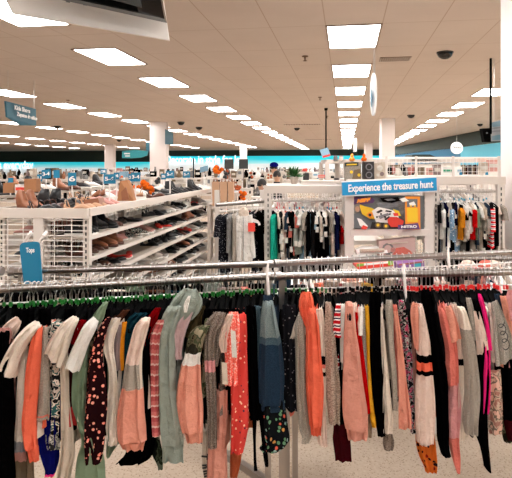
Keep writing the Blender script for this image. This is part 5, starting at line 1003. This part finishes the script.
# tan tote bags in a row
for i, (a_, b2) in enumerate(((212, 219), (220, 227), (227.8, 233.5))):
    l = ('leftmost of three tan tote bags standing past the shoe shelves', 'middle of three tan tote bags standing past the shoe shelves', 'rightmost of three tan tote bags standing past the shoe shelves')[i]
    Y = 7.2; t = thing('tote_bag', W((a_+b2)/2, 205, Y), l, 'bag', 'tan tote bags'); b = MB(); b.plate([W(a_, 182, Y), W(b2, 182, Y), W(b2, 206, Y), W(a_+.5, 206, Y)], (0,1,0), .22, 'shoetan'); b.build('bag_body', t, smooth=False)
    b = MB(); c = (a_+b2)/2; b.tube([W(c-2, 182, Y), W(c-1.6, 179, Y), W(c+1.6, 179, Y), W(c+2, 182, Y)], .008, 'leathertan', 6); b.build('handle', t)
far_unit(209, 262, 7.15, W(0, 206, 7.15).z-.02, 'low white rack under the tan tote bags', 3)
for z in (1.05, .72): goods(220, 262, 7.1, z, 12, .2, 'under the tan tote bags', ['orange', 'rust', 'black', 'paper', 'orange', 'red'] if False else ['boxbrown', 'boxorange', 'black', 'paper', 'shoered'])
# plant, jars and goods on top of the left bay
PY = 4.5; zt0 = 1.555
t = thing('potted_plant', W(294, 181, PY), 'bushy green potted plant on top of the bay left of the sign', 'plant')
b = MB(); b.lathe((ox(294, PY), PY, zt0-.03), [(0, .02), (.05, .032), (.055, .03)], 'pot', 12); b.build('pot', t)
b = MB(); c = Vector((ox(294, PY), PY, zt0+.02))
for k in range(70):
    a = rnd.uniform(0, 6.28); e = rnd.uniform(.1, 1.4); L = rnd.uniform(.045, .10); d = Vector((math.cos(a)*math.cos(e), math.sin(a)*math.cos(e), math.sin(e))); p = c+d*L*.6; q = c+d*L*1.15; w = d.cross(ZU).normalized()*.011
    b.add([p-d*.02, p+w, q, p-w, (p+q)/2+ZU*.004], [(0, 1, 4), (1, 2, 4), (2, 3, 4), (3, 0, 4)], 'leaf')
b.build('foliage', t)
b = MB(); b.box((ox(322, 4.52), 4.52, 1.541), (ox(344, 4.52)-ox(322, 4.52), .12, .010), 'beam'); tag(b.build('shelf_board', smooth=False), 'cream board on top of the left bay carrying the dark cartons', 'shelf')
for (a_, y0, b2, y1, mt, l, bd) in ((299, 172.5, 303, 180, 'boxwhite', 'pale green-white carton right of the plant', 'sage'), (303, 173.5, 309, 180, 'boxblack', 'dark carton under the red label, right of the plant', None), (303, 168.5, 307, 171.5, 'boxred', 'small red label card above the dark cartons', None), (313, 172, 318, 178, 'boxwhite', 'white carton with blue base beyond the dark ones', 'lightblue'), (318, 175, 325, 177.5, 'boxred', 'low red and white carton near the white post', 'paper')):
    item(a_, y0, b2, y1, PY+.05, mt, l, 'carton', 'box', bd)
for px, mt, l in ((335.5, 'greyc', 'grey jar on the white shelf post near the blue banner'), (341, 'palepink', 'pale pink jar right of the grey jar')):
    t = thing('jar', W(px, 161, 5.2), l, 'jar'); b = MB(); r = .019; b.lathe(W(px, 161, 5.2), [(0, r), (.035, r), (.040, r*.8)], mt, 12); b.build('jar_body', t); b = MB(); b.lathe(W(px, 156.4, 5.2), [(-.002, r*.85), (.008, r*.85)], 'greytag', 12); b.build('lid', t)
t, x0, x1 = far_unit(327, 346, 5.2, W(0, 161.5, 5.2).z, 'tall cream shelf unit behind the left end of the treasure hunt sign', 3)
goods(329, 345, 5.2, W(0, 161.5, 5.2).z-.34, 5, .2, 'on the tall cream shelf unit', ['greyc', 'paper', 'beige']); 
for px, mt in ((352, 'boxorange'), (364, 'orange')):
    t = thing('toy_figure', W(px, 161, 5), 'small orange toy on the shelf line %s the slim pillar' % ('left of' if px < 360 else 'in front of'), 'toy'); b = MB(); p = W(px, 161, 5); b.lathe(p, [(0, .02), (.02, .026), (.035, .012), (.05, .014), (.065, .004)], mt, 10); b.build('toy_body', t)
far_unit(345, 386, 5, W(0, 161.5, 5).z, 'tall cream shelf behind the picture box and black box', 3)
far_unit(286, 330, 6.2, 1.50, 'cream shelf behind the plant', 3); goods(287, 329, 6.2, 1.53, 11, .13, 'on the shelf behind the plant', ['paper', 'beige', 'shoewhite', 'boxbrown', 'greyc', 'lightblue'])
# dark green case over the basket
b = MB(); b.plate([W(411, 157.5, 6), W(413, 154.5, 6), W(430, 154.5, 6), W(437, 157.5, 6), W(437, 161, 6), W(411, 161, 6)], (0,1,0), .3, 'darkgreen'); tag(b.build('storage_case', smooth=False), 'low dark green case above the basket, left of the round sign', 'case')
far_unit(400, 500, 6, W(0, 160, 6).z, 'cream shelf unit rising behind the wire basket', 3)
# low goods and hangers behind rails, between the bays and rear rail
def lowrail(px0, px1, Y, z, n, pal, where, lab):
    t = thing('clothes_rack', (ox((px0+px1)/2, Y), Y, 0), lab, 'clothes rack'); b = MB(); b.tube([(ox(px0, Y), Y, z), (ox(px1, Y), Y, z)], .012, 'steel', 10); b.build('rail', t)
    for px in (px0, px1): b = MB(); b.bar((ox(px, Y), Y, 0), (ox(px, Y), Y, z), .025, 'whitemetal'); b.build('post', t, smooth=False)
    for k in range(n):
        x = ox(px0+(px1-px0)*(k+.5)/n, Y); H = Vector((x, Y, z)); mt = rnd.choice(pal); ang = R(90+rnd.uniform(-15, 15))
        shirt(H, ang, .13, .5, mt, '%s top on the %s' % (names[mt], where), '%s tops on the %s' % (names[mt], where), 'shirt', .5, cat='top'); hang('dark', H, ang, 'dark hanger on the '+where, 'dark hangers on the '+where)
lowrail(276, 345, 3.35, 1.10, 22, ['black', 'palepink', 'white', 'charcoal', 'beige', 'black', 'pinkc'], 'low rail in front of the left bay', 'low steel rail in front of the bay left of the treasure hunt sign')
lowrail(430, 520, 3.4, 1.12, 20, ['black', 'charcoal', 'palepink', 'slate', 'beige', 'charcoal', 'black'], 'low rail in front of the right bay', 'low steel rail in front of the bay beside the big pillar')
for px, mt, l in ((468, 'palepink', 'rounded pale pink hat behind the rear right rail'), (486, 'salmon', 'rounded coral pink hat behind the rear right rail'), (493, 'palepink', 'second pale pink hat, right of the coral pink one')):
    Y = 3.0; p = W(px, 268, Y); t = thing('hat', p, l, 'hat'); b = MB(); b.lathe(p, [(0, .04), (.02, .038), (.035, .028), (.042, .006)], mt, 14); b.build('crown', t); b = MB(); b.lathe(p-ZU*.002, [(0, .052), (.004, .052)], mt, 14); b.build('brim', t)
    
# ---------------------------------------------------------------- shoppers far back
def person(px, Y, top, lab, shirt_m, face=180):
    x = ox(px, Y); t = thing('person', (x, Y, 0), lab, 'person'); k = top/1.70; s = k
    J = [(0,0,.92,.13), (0,0,1.10,.12), (0,0,1.30,.14), (0,0,1.43,.07), (0,0,1.49,.055), (0,-.01,1.56,.085), (0,-.01,1.64,.085)]
    V = [Vector(j[:3])*s for j in J]; rad = [j[3]*s for j in J]; E = [(i, i+1) for i in range(6)]
    for sg in (-1, 1):
        a = len(V); pts = [(.17*sg,0,1.38,.055), (.21*sg,.02,1.10,.042), (.20*sg,-.08,.86,.030), (.19*sg,-.13,.80,.026)]
        V += [Vector(p[:3])*s for p in pts]; rad += [p[3]*s for p in pts]; E += [(2, a), (a, a+1), (a+1, a+2), (a+2, a+3)]
        for q in range(4):
            f = len(V); ln = (.07, .08, .075, .06)[q]; V += [Vector((.19*sg+.016*(q-1.5), -.15, .77))*s, Vector((.19*sg+.018*(q-1.5), -.17, .77-ln))*s]; rad += [.010, .008]; E += [(a+3, f), (f, f+1)]
        f = len(V); V += [Vector((.155*sg, -.16, .78))*s]; rad += [.010]; E += [(a+3, f)]
        a = len(V); pts = [(.09*sg,0,.84,.09), (.10*sg,-.01,.48,.06), (.10*sg,.02,.10,.042), (.11*sg,-.12,.04,.04)]
        V += [Vector(p[:3])*s for p in pts]; rad += [p[3]*s for p in pts]; E += [(0, a), (a, a+1), (a+1, a+2), (a+2, a+3)]
    me = bpy.data.meshes.new('body'); me.from_pydata(V, E, []); o = bpy.data.objects.new('body', me); col.objects.link(o)
    o.modifiers.new('s', 'SKIN'); sv = me.skin_vertices[0].data
    for i, r in enumerate(rad): sv[i].radius = (r, r)
    sv[0].use_root = True; m2 = o.modifiers.new('u', 'SUBSURF'); m2.levels = 1; bpy.context.view_layer.update()
    m3 = bpy.data.meshes.new_from_object(o.evaluated_get(bpy.context.evaluated_depsgraph_get())); bpy.data.objects.remove(o)
    m3.materials.clear()
    for q in ('skin', shirt_m, 'trousers'): m3.materials.append(M[q])
    for p in m3.polygons:
        c = p.center; p.material_index = 0 if (c.z > 1.46*s or (abs(c.x) > .17*s and c.z < 1.05*s)) else (1 if c.z > .92*s else 2); p.use_smooth = True
    o = bpy.data.objects.new('body', m3); col.objects.link(o); o.parent = t
    hc = Vector((x, Y-.01*s, 1.60*s))
    b = MB(); rings = []
    for i in range(8):
        f = i/7; ph = -.35+f*1.9; rings.append([hc+Vector((.094*s*math.cos(ph)*math.cos(q*.393), .105*s*math.cos(ph)*math.sin(q*.393)+.025*s, .112*s*math.sin(ph)+.01*s)) for q in range(16)])
    b.rings(rings, 'hair'); b.build('hair', t)
    for sg in (-1, 1): b = MB(); b.lathe(hc+Vector((.03*s*sg, -.085*s, 0)), [(-.008, .004), (0, .009), (.008, .004)], 'textblack', 8); b.build('eye', t)
    b = MB(); b.lathe(hc+Vector((0, -.095*s, -.03*s)), [(-.01, .012), (.01, .009), (.03, .004)], 'skin', 8); b.build('nose', t)
    b = MB(); b.box(hc+Vector((0, -.085*s, -.06*s)), (.02*s, .006, .004), 'dustyrose'); b.build('mouth', t)
    return t
person(277, 12.5, 1.58, 'dark-haired person in black seen beyond the bay, right of the other shopper', 'shirtblack'); person(262, 9.6, 1.46, 'dark-haired person in grey bending low beyond the coat rail', 'charcoal')
t = person(274, 15, 1.76, 'person in a blue cap and beige shirt standing farthest back, beyond the bay', 'beige')
k_ = 1.76/1.70; b = MB(); c = Vector((ox(274, 15), 15-.01, 1.64*k_)); b.lathe(c, [(0, .118), (.05, .112), (.09, .075), (.105, .02)], 'royal', 16); b.build('cap', t)
b = MB(); b.plate([c+Vector((-.08, -.09, .0)), c+Vector((-.06, -.19, -.015)), c+Vector((.06, -.19, -.015)), c+Vector((.08, -.09, .0))], (0,0,1), .01, 'royal'); b.build('cap_peak', t)

# ---------------------------------------------------------------- unused prototypes guard, camera, light, view
for d_ in (HP, SP):
    for k, v_ in d_.items():
        if not v_[1]:
            for ch in KIDS.get(v_[0].name, []): bpy.data.objects.remove(ch)
            bpy.data.objects.remove(v_[0])
SUB = {'lettering': ('panel', 'carton', 'near_sleeve'), 'printed_panel': ('carton',), 'cuff': ('near_sleeve',), 'drawstring': ('hood',), 'laces': ('upper',), 'emblem': ('panel',), 'edge_strip': ('panel',), 'edge_rail': ('panel',),
    'lid': ('jar_body',), 'flap': ('bag_body',), 'handle': ('bag_body',), 'ring': ('carton',), 'knob': ('housing',), 'screen': ('housing',), 'bubble': ('card',), 'slot_row': ('post',), 'script_print': ('near_sleeve',)}
kids = {}
for o in bpy.data.objects:
    if o.parent: kids.setdefault(o.parent.name, []).append(o)
for ks in kids.values():
    base = {}
    for o in ks: base.setdefault(o.name.split('.')[0], o)
    for o in ks:
        for q in SUB.get(o.name.split('.')[0], ()):
            if q in base: o.parent = base[q]; break
for o in bpy.data.objects:
    if '_o' in o: del o['_o']
for o in bpy.data.objects:
    if o.parent and 'category' in o: del o['category']
cam = bpy.data.cameras.new('camera'); cam.sensor_width = 36; cam.lens = F/512*36; cam.shift_y = -(239-HY)/512; cam.clip_end = 200
co = bpy.data.objects.new('camera', cam); col.objects.link(co); co.location = (0, 0, CH); co.rotation_euler = (R(90), 0, 0)
sc = bpy.context.scene; sc.camera = co
w = bpy.data.worlds.new('world'); sc.world = w; w.use_nodes = True; w.node_tree.nodes['Background'].inputs[0].default_value = (.9, .85, .8, 1); w.node_tree.nodes['Background'].inputs[1].default_value = .3
sc.view_settings.view_transform = 'Standard'; sc.view_settings.look = 'None'; sc.view_settings.gamma = 1; sc.view_settings.exposure = .44
